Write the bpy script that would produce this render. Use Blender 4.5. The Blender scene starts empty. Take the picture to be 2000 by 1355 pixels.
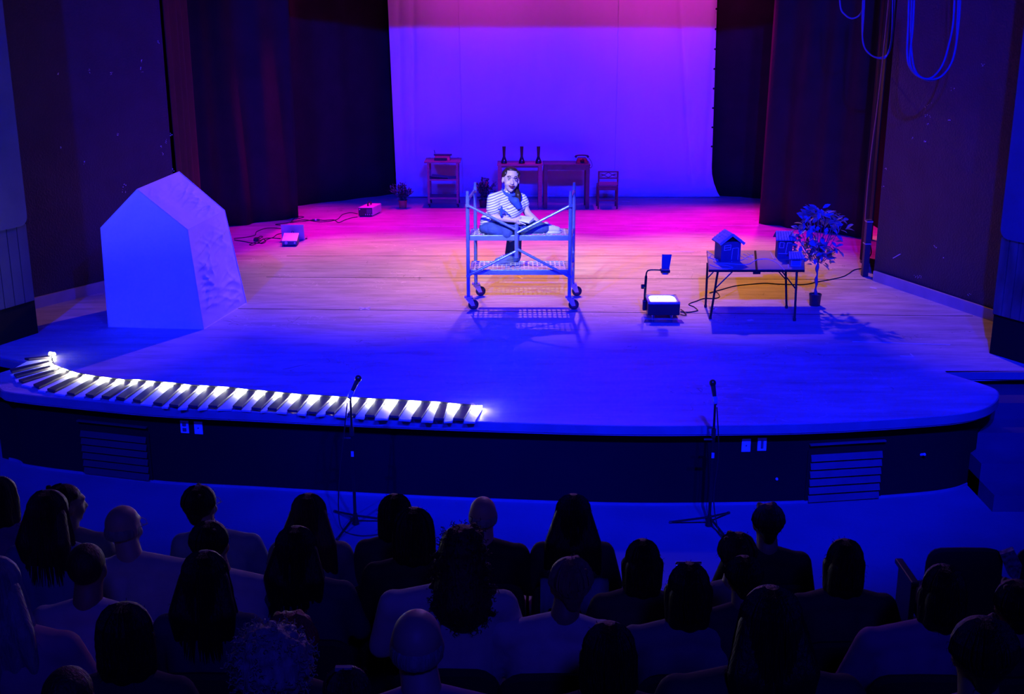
import bpy, math, random
from mathutils import Vector, Matrix, noise
random.seed(7)
C = bpy.context.scene.collection
SC = bpy.context.scene
# ------------------------------------------------------------------ camera
F, TH, H = 2330.0, math.radians(16.2), 3.35
_c, _s = math.cos(TH), math.sin(TH)
def ray(x, y):
    u = (x - 1000) / F; v = (y - 677.5) / F
    return Vector((u, _c - v * _s, -_s - v * _c))
def G(x, y, z=0.0):                 # point of the photo's ray on the level z
    r = ray(x, y); t = (z - H) / r.z
    return Vector((r.x * t, r.y * t, z))
def P(x, y, Y):                     # point of the photo's ray on the upright plane at depth Y
    r = ray(x, y); t = Y / r.y
    return Vector((r.x * t, Y, H + r.z * t))
cd = bpy.data.cameras.new('camera'); cam = bpy.data.objects.new('camera', cd); C.objects.link(cam)
cam.location = (0, 0, H); cam.rotation_euler = (math.pi / 2 - TH, 0, 0)
cd.sensor_width = 36; cd.lens = F / 2000 * 36; cd.clip_end = 200
SC.camera = cam
# ------------------------------------------------------------------ world, exposure
w = bpy.data.worlds.new('world'); SC.world = w; w.use_nodes = True
w.node_tree.nodes['Background'].inputs[0].default_value = (0.01, 0.005, 1, 1)
w.node_tree.nodes['Background'].inputs[1].default_value = 0.012
SC.view_settings.view_transform = 'Standard'; SC.view_settings.look = 'None'
SC.view_settings.exposure = 0.0; SC.view_settings.gamma = 1.0; SC.view_settings.use_curve_mapping = False
# ------------------------------------------------------------------ stage lights
def spot(name, loc, target, power, color, angle, blend=0.5, radius=0.08):
    d = bpy.data.lights.new(name, 'SPOT'); d.energy = power; d.color = color
    d.spot_size = math.radians(angle); d.spot_blend = blend; d.shadow_soft_size = radius
    o = bpy.data.objects.new(name, d); C.objects.link(o); o.location = loc
    o.rotation_euler = (Vector(target) - Vector(loc)).to_track_quat('-Z', 'Y').to_euler()
    return o
BLUE = (0.0012, 0.005, 1.0); AMBER = (1.0, 0.34, 0.008); MAG = (1.0, 0.0, 0.42); WHITE = (0.75, 0.78, 1.0)
# blue front-of-house wash
spot('front_wash_light', (1.4, 1.5, 7.4), (1.7, 14.6, 0.4), 12500, BLUE, 56, 0.60, 0.10)
spot('front_wash_light', (2.6, 1.5, 7.4), (0.8, 14.6, 0.4), 5000, BLUE, 58, 0.55, 0.10)
spot('front_wash_light', (-4.6, 1.8, 7.2), (-2.2, 14.4, 0.4), 8200, BLUE, 54, 0.60, 0.10)
# blue fill lamps added above the forestage to strengthen the floor's blue
for x in (-3.4, -1.1, 1.2, 3.4):
    spot('added_forestage_fill', (x, 9.9, 6.6), (x, 11.4, 0), 420, BLUE, 35, 0.9, 0.15)
# whitish special on the performer
spot('performer_special', (-2.2, 4.0, 6.8), (0.0, 13.3, 1.0), 6500, WHITE, 9, 0.9, 0.06)
# amber back light, falling towards the audience
for x, tx, pw in ((-3.9, -3.8, 1300), (-1.8, -1.7, 2050), (0.4, 0.4, 2300), (2.6, 2.6, 2600), (4.4, 4.5, 1900)):
    spot('amber_back_light', (x, 19.6, 6.0), (tx, 15.35, 0), pw, AMBER, 38, 0.9, 0.10)
spot('amber_back_light', (0.5, 19.4, 5.9), (-4.3, 12.4, 0.6), 800, AMBER, 21, 0.7, 0.08)
spot('amber_back_light', (2.4, 19.4, 5.9), (4.9, 12.6, 0.3), 900, AMBER, 20, 0.9, 0.08)
# magenta back light
for x, tx in ((-3.2, -3.2), (-1.2, -1.2), (0.8, 0.8), (2.8, 2.8), (4.4, 4.0)):
    spot('magenta_back_light', (x, 20.4, 5.2), (tx, 18.2, 0), 1500, MAG, 48, 1.0, 0.10)
spot('magenta_back_light', (-1.4, 20.0, 5.2), (-4.1, 17.0, 0), 1100, MAG, 34, 1.0, 0.10)
spot('magenta_back_light', (2.4, 20.0, 5.2), (4.9, 16.9, 0), 1100, MAG, 34, 1.0, 0.10)
# magenta wash for the top of the backdrop
spot('backdrop_light', (-0.6, 17.6, 5.6), (-0.4, 21, 4.7), 420, (0.9, 0.03, 0.95), 66, 1.0, 0.3)
spot('backdrop_light', (2.6, 17.6, 5.6), (2.6, 21, 4.6), 500, (0.95, 0.03, 0.85), 70, 1.0, 0.3)
# violet lamp added above the stage to give the audience's heads rims
spot('added_rim_light', (1.0, 14.4, 5.0), (0.3, 4.2, 0.6), 380, (0.42, 0.20, 1.0), 50, 1.0, 0.2)
# dim blue fill added from behind to lift the audience's backs
spot('added_audience_fill', (1.0, -3.0, 7.0), (0.6, 5.2, 0), 420, (0.02, 0.015, 1.0), 75, 1.0, 0.5)
# ------------------------------------------------------------------ materials
def lin(c): return tuple((v / 12.92 if v <= 0.04045 else ((v + 0.055) / 1.055) ** 2.4) for v in c)
MATS = {}
def mat(name, col, rough=0.6, metal=0.0, var=0.12, scale=8.0, bump=0.0, bscale=60.0, emit=0.0, spec=0.5, stretch=(1, 1, 1)):
    if name in MATS: return MATS[name]
    m = bpy.data.materials.new(name); m.use_nodes = True; MATS[name] = m
    nt = m.node_tree; b = nt.nodes['Principled BSDF']
    tc = nt.nodes.new('ShaderNodeTexCoord'); mp = nt.nodes.new('ShaderNodeMapping')
    nt.links.new(tc.outputs['Object'], mp.inputs[0]); mp.inputs['Scale'].default_value = stretch
    n = nt.nodes.new('ShaderNodeTexNoise'); n.inputs['Scale'].default_value = scale; n.inputs['Detail'].default_value = 4
    nt.links.new(mp.outputs[0], n.inputs['Vector'])
    r = nt.nodes.new('ShaderNodeValToRGB')
    c0 = [max(0, v * (1 - var)) for v in col]; c1 = [min(1, v * (1 + var)) for v in col]
    r.color_ramp.elements[0].position = 0.3; r.color_ramp.elements[1].position = 0.7
    r.color_ramp.elements[0].color = (*c0, 1); r.color_ramp.elements[1].color = (*c1, 1)
    nt.links.new(n.outputs['Fac'], r.inputs[0]); nt.links.new(r.outputs[0], b.inputs['Base Color'])
    b.inputs['Roughness'].default_value = rough; b.inputs['Metallic'].default_value = metal
    b.inputs['Specular IOR Level'].default_value = spec
    if bump:
        n2 = nt.nodes.new('ShaderNodeTexNoise'); n2.inputs['Scale'].default_value = bscale; n2.inputs['Detail'].default_value = 5
        nt.links.new(mp.outputs[0], n2.inputs['Vector'])
        bp = nt.nodes.new('ShaderNodeBump'); bp.inputs['Strength'].default_value = bump; bp.inputs['Distance'].default_value = 0.02
        nt.links.new(n2.outputs['Fac'], bp.inputs['Height']); nt.links.new(bp.outputs[0], b.inputs['Normal'])
    if emit:
        b.inputs['Emission Color'].default_value = (*col, 1); b.inputs['Emission Strength'].default_value = emit
    return m
def floor_mat():
    m = bpy.data.materials.new('stage_vinyl'); m.use_nodes = True; nt = m.node_tree; b = nt.nodes['Principled BSDF']
    N = nt.nodes.new; L = nt.links.new
    tc = N('ShaderNodeTexCoord'); mp = N('ShaderNodeMapping'); mp.inputs['Scale'].default_value = (0.6, 3.0, 1); L(tc.outputs['Object'], mp.inputs[0])
    n = N('ShaderNodeTexNoise'); n.inputs['Scale'].default_value = 2.2; n.inputs['Detail'].default_value = 9; n.inputs['Roughness'].default_value = 0.7; L(mp.outputs[0], n.inputs['Vector'])
    r = N('ShaderNodeValToRGB'); r.color_ramp.elements[0].position = 0.32; r.color_ramp.elements[1].position = 0.72
    r.color_ramp.elements[0].color = (0.29, 0.27, 0.28, 1); r.color_ramp.elements[1].color = (0.60, 0.57, 0.59, 1); L(n.outputs['Fac'], r.inputs[0])
    # scuffs: thin pale scratch lines
    col = r.outputs[0]
    for i, (sc, ds, th) in enumerate(((1.3, 2.5, 0.0035), (2.1, 1.4, 0.0028))):
        wv = N('ShaderNodeTexNoise'); wv.inputs['Scale'].default_value = sc; wv.inputs['Detail'].default_value = 2; wv.inputs['Distortion'].default_value = ds
        mp2 = N('ShaderNodeMapping'); mp2.inputs['Location'].default_value = (3.1 * i, 7.7 * i, 0); mp2.inputs['Rotation'].default_value = (0, 0, 0.5 * i); L(tc.outputs['Object'], mp2.inputs[0]); L(mp2.outputs[0], wv.inputs['Vector'])
        a = N('ShaderNodeMath'); a.operation = 'SUBTRACT'; a.inputs[1].default_value = 0.5; L(wv.outputs['Fac'], a.inputs[0])
        ab = N('ShaderNodeMath'); ab.operation = 'ABSOLUTE'; L(a.outputs[0], ab.inputs[0])
        lt = N('ShaderNodeMath'); lt.operation = 'LESS_THAN'; lt.inputs[1].default_value = th; L(ab.outputs[0], lt.inputs[0])
        msk = N('ShaderNodeTexNoise'); msk.inputs['Scale'].default_value = 0.9; L(mp2.outputs[0], msk.inputs['Vector'])
        gt = N('ShaderNodeMath'); gt.operation = 'GREATER_THAN'; gt.inputs[1].default_value = 0.56; L(msk.outputs['Fac'], gt.inputs[0])
        mu = N('ShaderNodeMath'); mu.operation = 'MULTIPLY'; L(lt.outputs[0], mu.inputs[0]); L(gt.outputs[0], mu.inputs[1])
        mu2 = N('ShaderNodeMath'); mu2.operation = 'MULTIPLY'; mu2.inputs[1].default_value = 0.5; L(mu.outputs[0], mu2.inputs[0])
        mx = N('ShaderNodeMixRGB'); L(mu2.outputs[0], mx.inputs[0]); L(col, mx.inputs[1]); mx.inputs[2].default_value = ((0.10, 0.09, 0.09, 1), (0.85, 0.82, 0.8, 1))[i]
        col = mx.outputs[0]
    L(col, b.inputs['Base Color'])
    rr = N('ShaderNodeMapRange'); rr.inputs[3].default_value = 0.38; rr.inputs[4].default_value = 0.58; L(n.outputs['Fac'], rr.inputs[0]); L(rr.outputs[0], b.inputs['Roughness'])
    n3 = N('ShaderNodeTexNoise'); n3.inputs['Scale'].default_value = 3.2; n3.inputs['Detail'].default_value = 6; mp3 = N('ShaderNodeMapping'); mp3.inputs['Scale'].default_value = (1, 5, 1); L(tc.outputs['Object'], mp3.inputs[0]); L(mp3.outputs[0], n3.inputs['Vector'])
    bp = N('ShaderNodeBump'); bp.inputs['Strength'].default_value = 0.35; bp.inputs['Distance'].default_value = 0.02; L(n3.outputs['Fac'], bp.inputs['Height']); L(bp.outputs[0], b.inputs['Normal'])
    return m
M_FLOOR = floor_mat()
M_WALL = mat('dark_painted_plaster', (0.022, 0.018, 0.048), 0.55, var=0.15, scale=3, bump=0.5, bscale=45)
M_BASE = mat('grey_baseboard_paint', (0.42, 0.40, 0.40), 0.5, scale=4)
M_FASC = mat('black_fascia', (0.0045, 0.0045, 0.006), 0.9, scale=2, bump=0.15, bscale=12, spec=0.2)
M_LIP = mat('stage_lip_paint', (0.24, 0.23, 0.23), 0.5, scale=5)
M_HALL = mat('hall_floor_concrete', (0.17, 0.17, 0.18), 0.55, scale=1.5, bump=0.1, bscale=20)
M_DRAPE = mat('black_velour', (0.011, 0.006, 0.010), 0.85, var=0.3, scale=3, bump=0.2, bscale=25, spec=0.4)
M_RED = mat('dark_red_velour', (0.05, 0.012, 0.014), 0.7, var=0.2, scale=4, bump=0.2, bscale=30)
M_PANEL = mat('side_panel_paint', (0.06, 0.06, 0.09), 0.5, scale=2)
M_CYC = mat('white_backdrop_muslin', (0.80, 0.78, 0.78), 0.9, var=0.05, scale=1.3, bump=0.15, bscale=10, stretch=(1, 1, 0.3), spec=0.1)
M_FAB = mat('white_stretch_fabric', (0.78, 0.76, 0.78), 0.9, var=0.04, scale=6, bump=0.12, bscale=9, spec=0.1)
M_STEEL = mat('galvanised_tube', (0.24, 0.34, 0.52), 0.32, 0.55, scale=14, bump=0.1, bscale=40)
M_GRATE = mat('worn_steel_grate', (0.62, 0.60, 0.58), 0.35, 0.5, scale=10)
M_BLK = mat('black_plastic', (0.018, 0.018, 0.022), 0.35, scale=6)
M_BLKM = mat('black_metal', (0.02, 0.02, 0.025), 0.3, 0.5, scale=6)
M_RUB = mat('dark_rubber', (0.03, 0.02, 0.03), 0.6)
M_REDW = mat('red_caster_wheel', (0.30, 0.03, 0.05), 0.45)
M_CHROME = mat('chrome', (0.7, 0.7, 0.72), 0.2, 1.0, var=0.03)
M_WKEY = mat('white_key_board', (0.75, 0.74, 0.70), 0.55, var=0.08, scale=14)
M_BKEY = mat('black_key_board', (0.045, 0.035, 0.045), 0.5, var=0.2, scale=12)
M_LED = mat('led_light', (1.0, 0.96, 0.80), emit=120.0)
M_LED2 = mat('end_lamp_light', (1.0, 0.96, 0.80), emit=12.0)
M_GLASS = mat('lit_projector_glass', (1.0, 1.0, 0.88), emit=1.6)
M_WOOD = mat('reddish_wood', (0.28, 0.10, 0.15), 0.45, var=0.2, scale=10, stretch=(1, 6, 6))
M_WOODD = mat('dark_brown_wood', (0.07, 0.03, 0.06), 0.4, var=0.2, scale=10)
M_TAN = mat('tan_table_top', (0.58, 0.42, 0.32), 0.4, var=0.12, scale=5)
M_CARD = mat('blue_grey_card', (0.07, 0.09, 0.16), 0.8, scale=9)
M_TILE = mat('pale_paper_tile', (0.5, 0.5, 0.6), 0.8, var=0.2, scale=20)
M_CHALK = mat('white_chalk_string', (0.75, 0.75, 0.78), 0.8)
M_LEAF = mat('silk_leaf', (0.30, 0.34, 0.40), 0.45, var=0.35, scale=9)
M_LEAF2 = mat('dark_leaf', (0.05, 0.10, 0.09), 0.4, var=0.3, scale=20)
M_BARK = mat('blue_twisted_stem', (0.10, 0.13, 0.22), 0.5)
M_POT = mat('black_pot', (0.03, 0.03, 0.035), 0.5)
M_TERRA = mat('terracotta_pot', (0.45, 0.14, 0.08), 0.7)
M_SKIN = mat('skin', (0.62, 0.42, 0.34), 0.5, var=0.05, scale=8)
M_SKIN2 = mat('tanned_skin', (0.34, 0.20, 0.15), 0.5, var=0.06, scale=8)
M_JEAN = mat('blue_denim', (0.045, 0.085, 0.20), 0.85, var=0.3, scale=12, bump=0.3, bscale=30)
M_CABLE = mat('black_cable', (0.012, 0.010, 0.014), 0.5)
M_GREY = mat('silver_plastic', (0.45, 0.46, 0.50), 0.35, 0.2)
M_PALE = mat('pale_grey_case', (0.72, 0.64, 0.66), 0.45)
M_CREAM = mat('cream_case', (0.70, 0.58, 0.60), 0.5)
M_PLATE = mat('white_outlet_plate', (0.70, 0.70, 0.72), 0.4)
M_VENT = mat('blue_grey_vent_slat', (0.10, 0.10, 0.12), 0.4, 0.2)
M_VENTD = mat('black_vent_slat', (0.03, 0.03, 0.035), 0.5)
M_SEAT = mat('dark_seat_upholstery', (0.02, 0.018, 0.03), 0.85, bump=0.2, bscale=60)
M_SEATF = mat('dark_seat_shell', (0.015, 0.015, 0.02), 0.5)
M_ROPE = mat('blue_rope', (0.10, 0.13, 0.30), 0.7)
M_PAPER = mat('white_paper', (0.82, 0.82, 0.80), 0.7)
M_TAPE = mat('white_floor_tape', (0.8, 0.78, 0.74), 0.6)
M_SHOE = mat('white_canvas_shoe', (0.66, 0.64, 0.60), 0.7)
M_SHOE2 = mat('grey_trainer', (0.16, 0.20, 0.28), 0.7)
M_SCARF = mat('blue_scarf', (0.03, 0.08, 0.34), 0.8, bump=0.3, bscale=25)
M_PLANK = mat('weathered_plank', (0.10, 0.10, 0.09), 0.6, var=0.6, scale=3, stretch=(2, 2, 0.6))
M_EYE = mat('eye_white', (0.8, 0.8, 0.8), 0.2, var=0.0); M_DARK = mat('dark_brown', (0.03, 0.015, 0.012), 0.4, var=0.1)
M_LIPS = mat('dark_lipstick', (0.22, 0.02, 0.04), 0.35)
def stripe_mat():
    m = mat('striped_knit', (0.74, 0.72, 0.70), 0.85, bump=0.2, bscale=30)
    nt = m.node_tree; b = nt.nodes['Principled BSDF']; N = nt.nodes.new; L = nt.links.new
    tc = N('ShaderNodeTexCoord'); mp = N('ShaderNodeMapping'); mp.inputs['Rotation'].default_value = (0, 0.32, 0); L(tc.outputs['Object'], mp.inputs[0])
    wv = N('ShaderNodeTexWave'); wv.bands_direction = 'Z'; wv.inputs['Scale'].default_value = 12; wv.inputs['Distortion'].default_value = 1.0; wv.inputs['Detail'].default_value = 1; L(mp.outputs[0], wv.inputs['Vector'])
    r = N('ShaderNodeValToRGB'); r.color_ramp.elements[0].position = 0.3; r.color_ramp.elements[1].position = 0.45
    r.color_ramp.elements[0].color = (0.25, 0.22, 0.28, 1); r.color_ramp.elements[1].color = (0.82, 0.80, 0.76, 1)
    L(wv.outputs['Fac'], r.inputs[0]); L(r.outputs[0], b.inputs['Base Color']); return m
M_STRIPE = stripe_mat()
# ------------------------------------------------------------------ mesh builder
def basis(d):
    d = Vector(d).normalized(); a = Vector((0, 0, 1)) if abs(d.z) < 0.95 else Vector((1, 0, 0))
    u = d.cross(a).normalized(); return u, d.cross(u).normalized(), d
class MB:
    def __init__(s): s.v = []; s.f = []
    def add(s, vs, fs):
        o = len(s.v); s.v += [Vector(p) for p in vs]; s.f += [tuple(i + o for i in f) for f in fs]; return s
    def box(s, c, d, rot=None):
        h = [x / 2 for x in d]; vs = [Vector((x * h[0], y * h[1], z * h[2])) for x in (-1, 1) for y in (-1, 1) for z in (-1, 1)]
        if rot is not None: vs = [rot @ p for p in vs]
        return s.add([p + Vector(c) for p in vs], [(0, 1, 3, 2), (4, 6, 7, 5), (0, 4, 5, 1), (2, 3, 7, 6), (0, 2, 6, 4), (1, 5, 7, 3)])
    def hexa(s, b4, t4):
        return s.add(list(b4) + list(t4), [(3, 2, 1, 0), (4, 5, 6, 7), (0, 1, 5, 4), (1, 2, 6, 5), (2, 3, 7, 6), (3, 0, 4, 7)])
    def prism(s, poly, z0, z1):
        n = len(poly); vs = [(p[0], p[1], z0) for p in poly] + [(p[0], p[1], z1) for p in poly]
        return s.add(vs, [tuple(range(n))[::-1], tuple(range(n, 2 * n))] + [(i, (i + 1) % n, (i + 1) % n + n, i + n) for i in range(n)])
    def extr(s, pts, vec):                      # planar outline pushed along a vector
        n = len(pts); v = Vector(vec); pts = [Vector(p) for p in pts]
        return s.add(pts + [p + v for p in pts], [tuple(range(n))[::-1], tuple(range(n, 2 * n))] + [(i, (i + 1) % n, (i + 1) % n + n, i + n) for i in range(n)])
    def bar(s, p0, p1, w, h, up=(0, 0, 1)):
        p0 = Vector(p0); p1 = Vector(p1); d = (p1 - p0).normalized(); u = d.cross(Vector(up))
        if u.length < 1e-4: u = Vector((1, 0, 0))
        u.normalize(); v = u.cross(d)
        a = [u * sx * w / 2 + v * sy * h / 2 for sx, sy in ((-1, -1), (1, -1), (1, 1), (-1, 1))]
        return s.hexa([p0 + q for q in a], [p1 + q for q in a])
    def tube(s, pts, r, n=8, closed=False):
        pts = [Vector(p) for p in pts]; rs = r if isinstance(r, (list, tuple)) else [r] * len(pts); vs = []; fs = []
        u0 = None; m = len(pts)
        for i, p in enumerate(pts):
            d = (pts[min(i + 1, m - 1)] - pts[max(i - 1, 0)]) if not closed else (pts[(i + 1) % m] - pts[i - 1])
            if d.length < 1e-9: d = Vector((0, 0, 1))
            d.normalize()
            if u0 is None: u, v, _ = basis(d)
            else:
                u = (u0 - d * u0.dot(d))
                if u.length < 1e-6: u = basis(d)[0]
                u.normalize(); v = d.cross(u)
            u0 = u; v = d.cross(u)
            vs += [p + (u * math.cos(2 * math.pi * k / n) + v * math.sin(2 * math.pi * k / n)) * rs[i] for k in range(n)]
        for i in range(m if closed else m - 1):
            j = (i + 1) % m
            fs += [(i * n + k, i * n + (k + 1) % n, j * n + (k + 1) % n, j * n + k) for k in range(n)]
        if not closed: fs += [tuple(range(n))[::-1], tuple((m - 1) * n + k for k in range(n))]
        return s.add(vs, fs)
    def lathe(s, prof, c=(0, 0, 0), n=20, axis=(0, 0, 1)):
        u, v, d = basis(axis); c = Vector(c); vs = []; m = len(prof)
        for r, z in prof: vs += [c + d * z + (u * math.cos(2 * math.pi * k / n) + v * math.sin(2 * math.pi * k / n)) * max(r, 1e-4) for k in range(n)]
        fs = [(i * n + k, i * n + (k + 1) % n, (i + 1) * n + (k + 1) % n, (i + 1) * n + k) for i in range(m - 1) for k in range(n)]
        fs += [tuple(range(n))[::-1], tuple((m - 1) * n + k for k in range(n))]
        return s.add(vs, fs)
    def cap(s, p0, r0, p1, r1, n=14):           # tapered capsule
        p0 = Vector(p0); p1 = Vector(p1); d = p1 - p0; l = max(d.length, 1e-5)
        pr = [(r0 * math.cos(a), r0 * math.sin(a)) for a in [math.radians(q) for q in (-88, -60, -30, 0)]]
        pr += [(r1 * math.cos(a), l + r1 * math.sin(a)) for a in [math.radians(q) for q in (0, 30, 60, 88)]]
        return s.lathe(pr, p0, n, d if d.length > 1e-4 else (0, 0, 1))
    def ell(s, c, r, rot=None, n=18):
        c = Vector(c); vs = []; m = n // 2
        for i in range(m + 1):
            a = -math.pi / 2 + math.pi * i / m; rr = max(math.cos(a), 1e-3)
            for k in range(n):
                p = Vector((r[0] * rr * math.cos(2 * math.pi * k / n), r[1] * rr * math.sin(2 * math.pi * k / n), r[2] * math.sin(a)))
                vs.append(c + (rot @ p if rot is not None else p))
        fs = [(i * n + k, i * n + (k + 1) % n, (i + 1) * n + (k + 1) % n, (i + 1) * n + k) for i in range(m) for k in range(n)]
        fs += [tuple(range(n))[::-1], tuple(m * n + k for k in range(n))]
        return s.add(vs, fs)
    def build(s, name, m, parent=None, smooth=False, bevel=0.0, vox=0.0, sm=6, angle=None):
        off = Vector((0, 0, 0)); q = parent
        while q is not None: off += q.location; q = q.parent
        me = bpy.data.meshes.new(name); me.from_pydata([tuple(p - off) for p in s.v], [], s.f); me.update()
        o = bpy.data.objects.new(name, me); C.objects.link(o); o.parent = parent
        if m: me.materials.append(m)
        if vox:
            r = o.modifiers.new('r', 'REMESH'); r.mode = 'VOXEL'; r.voxel_size = vox; r.use_smooth_shade = True
            if sm: q = o.modifiers.new('s', 'SMOOTH'); q.iterations = sm; q.factor = 0.5
            bpy.context.view_layer.update()
            dg = bpy.context.evaluated_depsgraph_get(); nm = bpy.data.meshes.new_from_object(o.evaluated_get(dg))
            o.modifiers.clear(); o.data = nm; nm.name = name; bpy.data.meshes.remove(me); me = nm
            smooth = True
            if m and not me.materials: me.materials.append(m)
        if bevel:
            b = o.modifiers.new('b', 'BEVEL'); b.width = bevel; b.segments = 2; b.limit_method = 'ANGLE'
        if smooth:
            for p in me.polygons: p.use_smooth = True
        return o
def tag(o, label=None, cat=None, group=None, kind=None):
    for k, v in (('label', label), ('category', cat), ('group', group), ('kind', kind)):
        if v: o[k] = v
    return o
def thing(name, loc, label, cat, group=None):
    o = bpy.data.objects.new(name, None); o.empty_display_size = 0.1; C.objects.link(o); o.location = loc
    bpy.context.view_layer.update(); return tag(o, label, cat, group)
def dup(o, parent=None):
    c = o.copy(); C.objects.link(c); c.parent = parent
    for ch in list(o.children): dup(ch, c)
    return c
def struct(name, mb, m, **k): return tag(mb.build(name, m, **k), kind='structure')
def smoothpts(pts, n=6):                        # Catmull-Rom
    pts = [Vector(p) for p in pts]; out = []
    for i in range(len(pts) - 1):
        p0 = pts[max(i - 1, 0)]; p1 = pts[i]; p2 = pts[i + 1]; p3 = pts[min(i + 2, len(pts) - 1)]
        for k in range(n):
            t = k / n; out.append(0.5 * ((2 * p1) + (p2 - p0) * t + (2 * p0 - 5 * p1 + 4 * p2 - p3) * t * t + (3 * p1 - p0 - 3 * p2 + p3) * t ** 3))
    return out + [pts[-1]]
# ------------------------------------------------------------------ the setting
lip_px = [(0, 771), (12, 778), (60, 785), (115, 791), (300, 809), (500, 819), (700, 829), (925, 838), (1200, 846), (1400, 846), (1600, 842), (1800, 830), (1880, 822), (1920, 812), (1940, 800), (1947, 786)]
lip = [G(x, y, -0.07) for x, y in lip_px]
lip = [Vector((-4.86, 10.55, 0)), Vector((-4.84, 10.35, 0))] + [Vector((p.x, p.y, 0)) for p in lip] + [Vector((4.33, 10.2, 0)), Vector((4.22, 10.42, 0)), Vector((4.06, 10.68, 0))]
lip = smoothpts(lip, 5)
stage_poly = [(p.x, p.y) for p in lip] + [(4.98, 10.72), (5.6, 10.72), (5.6, 23), (-6.2, 23), (-6.2, 11.2), (-5.25, 11.32), (-4.62, 10.98)]
struct('floor', MB().prism(stage_poly, -0.09, 0), M_FLOOR)
# painted nosing round the curved front
def strip(pts, inset, w, z0, z1):
    mb = MB(); n = len(pts); out = []; inn = []
    for i, p in enumerate(pts):
        d = (pts[min(i + 1, n - 1)] - pts[max(i - 1, 0)]).normalized(); q = Vector((-d.y, d.x, 0))
        out.append(p + q * inset); inn.append(p + q * (inset + w))
    vs = []; fs = []
    for a, b in zip(out, inn): vs += [(a.x, a.y, z0), (b.x, b.y, z0), (b.x, b.y, z1), (a.x, a.y, z1)]
    for i in range(n - 1):
        for k in range(4): fs.append((i * 4 + k, i * 4 + (k + 1) % 4, (i + 1) * 4 + (k + 1) % 4, (i + 1) * 4 + k))
    fs += [(3, 2, 1, 0), ((n - 1) * 4, (n - 1) * 4 + 1, (n - 1) * 4 + 2, (n - 1) * 4 + 3)]
    return mb.add(vs, fs)
struct('trim_1', strip(lip, -0.012, 0.03, -0.075, -0.004), M_LIP)
struct('wall_front', strip(lip[6:-3], 0.10, 0.06, -0.75, -0.09), M_FASC)
struct('baseboard_front', strip(lip[8:-8], 0.088, 0.012, -0.75, -0.728), M_LIP)
# orchestra floor and the risers of the seating
struct('floor_hall', MB().box((0, 4.2, -0.80), (18, 13.4, 0.1)), M_HALL)
ROWZ = {1: -0.67, 2: -0.55, 3: -0.25, 4: -0.08, 5: 0.19}; ROWY = {1: 6.25, 2: 5.39, 3: 4.61, 4: 3.84, 5: 3.2}
for i, (r, x0, x1) in enumerate(((1, -2.9, 1.85), (2, -3.2, 1.85), (3, -3.6, 3.0), (4, -3.6, 3.0), (5, -3.6, 3.0))):
    y1 = ROWY[r] + 0.42; y0 = ROWY[r] - 0.36 if r < 5 else -2
    struct('floor_tier' if i == 0 else 'floor_tier.%03d' % i, MB().box(((x0 + x1) / 2, (y0 + y1) / 2, (ROWZ[r] - 0.75) / 2 - 0.0), (x1 - x0, y1 - y0, ROWZ[r] + 0.75)), M_HALL)
# stage steps on the right
ys = [10.68, 10.23, 9.86, 9.51, 9.18]
for k in range(1, 5):
    zt = -0.15 * k + 0.0
    struct('trim_%d' % (1 + k), MB().box((5.06, (ys[k] + ys[k - 1]) / 2 + 0.15, (zt - 0.75) / 2), (2.1 - 0.0, ys[k - 1] - ys[k] + 0.3, zt + 0.75)), M_PANEL)
# landing edge strip beside the steps
struct('trim_6', MB().box((4.80, 10.70, -0.035), (1.45, 0.04, 0.07)), M_LIP)
struct('trim_7', MB().bar((-4.70, 10.98, -0.04), (-5.3, 11.3, -0.04), 0.04, 0.07), M_LIP)
def wallquad(name, a, b, z0, z1, th, m):
    a = Vector((a[0], a[1], 0)); b = Vector((b[0], b[1], 0)); d = (b - a).normalized(); q = Vector((-d.y, d.x, 0)) * th
    return struct(name, MB().prism([(p.x, p.y) for p in (a, b, b + q, a + q)], z0, z1), m)
HT = 6.8
# splayed walls either side of the stage opening
WLO = wallquad('wall_left', (-4.26, 15.0), (-5.55, 12.86), 0, HT, -0.25, M_WALL)
WRO = wallquad('wall_right', (4.52, 14.57), (5.55, 11.75), 0, HT, 0.25, M_WALL)
wallquad('baseboard_left', (-4.275, 14.97), (-5.545, 12.87), 0, 0.125, 0.03, M_BASE)
wallquad('baseboard_right', (4.515, 14.50), (5.54, 11.75), 0, 0.125, -0.03, M_BASE)
# piers in front of them
struct('wall_left_pier', MB().prism([(-4.97, 12.06), (-5.9, 12.06), (-5.9, 11.0), (-5.35, 11.2)], -0.75, HT), M_FASC)
struct('wall_right_pier', MB().prism([(4.72, 11.31), (5.07, 10.66), (5.8, 10.66), (5.8, 11.6), (5.3, 11.6)], -0.75, HT), M_FASC)
struct('wall_right_hall', MB().box((5.90, 5.1, 2.9), (0.2, 12, 7.8)), M_PANEL)
struct('wall_left_hall', MB().box((-6.0, 5.3, 2.9), (0.2, 12, 7.8)), M_PANEL)
struct('wall_back', MB().box((0, 23.1, 3.3), (13, 0.2, 7)), M_FASC)
struct('wall_left_wing', MB().box((-6.2, 18.5, 3.3), (0.15, 9.4, 7)), M_FASC)
struct('wall_right_wing', MB().box((5.7, 18, 3.3), (0.15, 10.4, 7)), M_FASC)
struct('ceiling', MB().box((0, 9.8, 8.6), (13, 27, 0.2)), M_FASC)
struct('wall_rear', MB().box((0, -4.4, 3.6), (11.6, 0.2, 9)), M_FASC)
struct('wall_header', MB().box((0, 13.6, 6.3), (11.5, 0.3, 2.4)), M_FASC)
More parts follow.
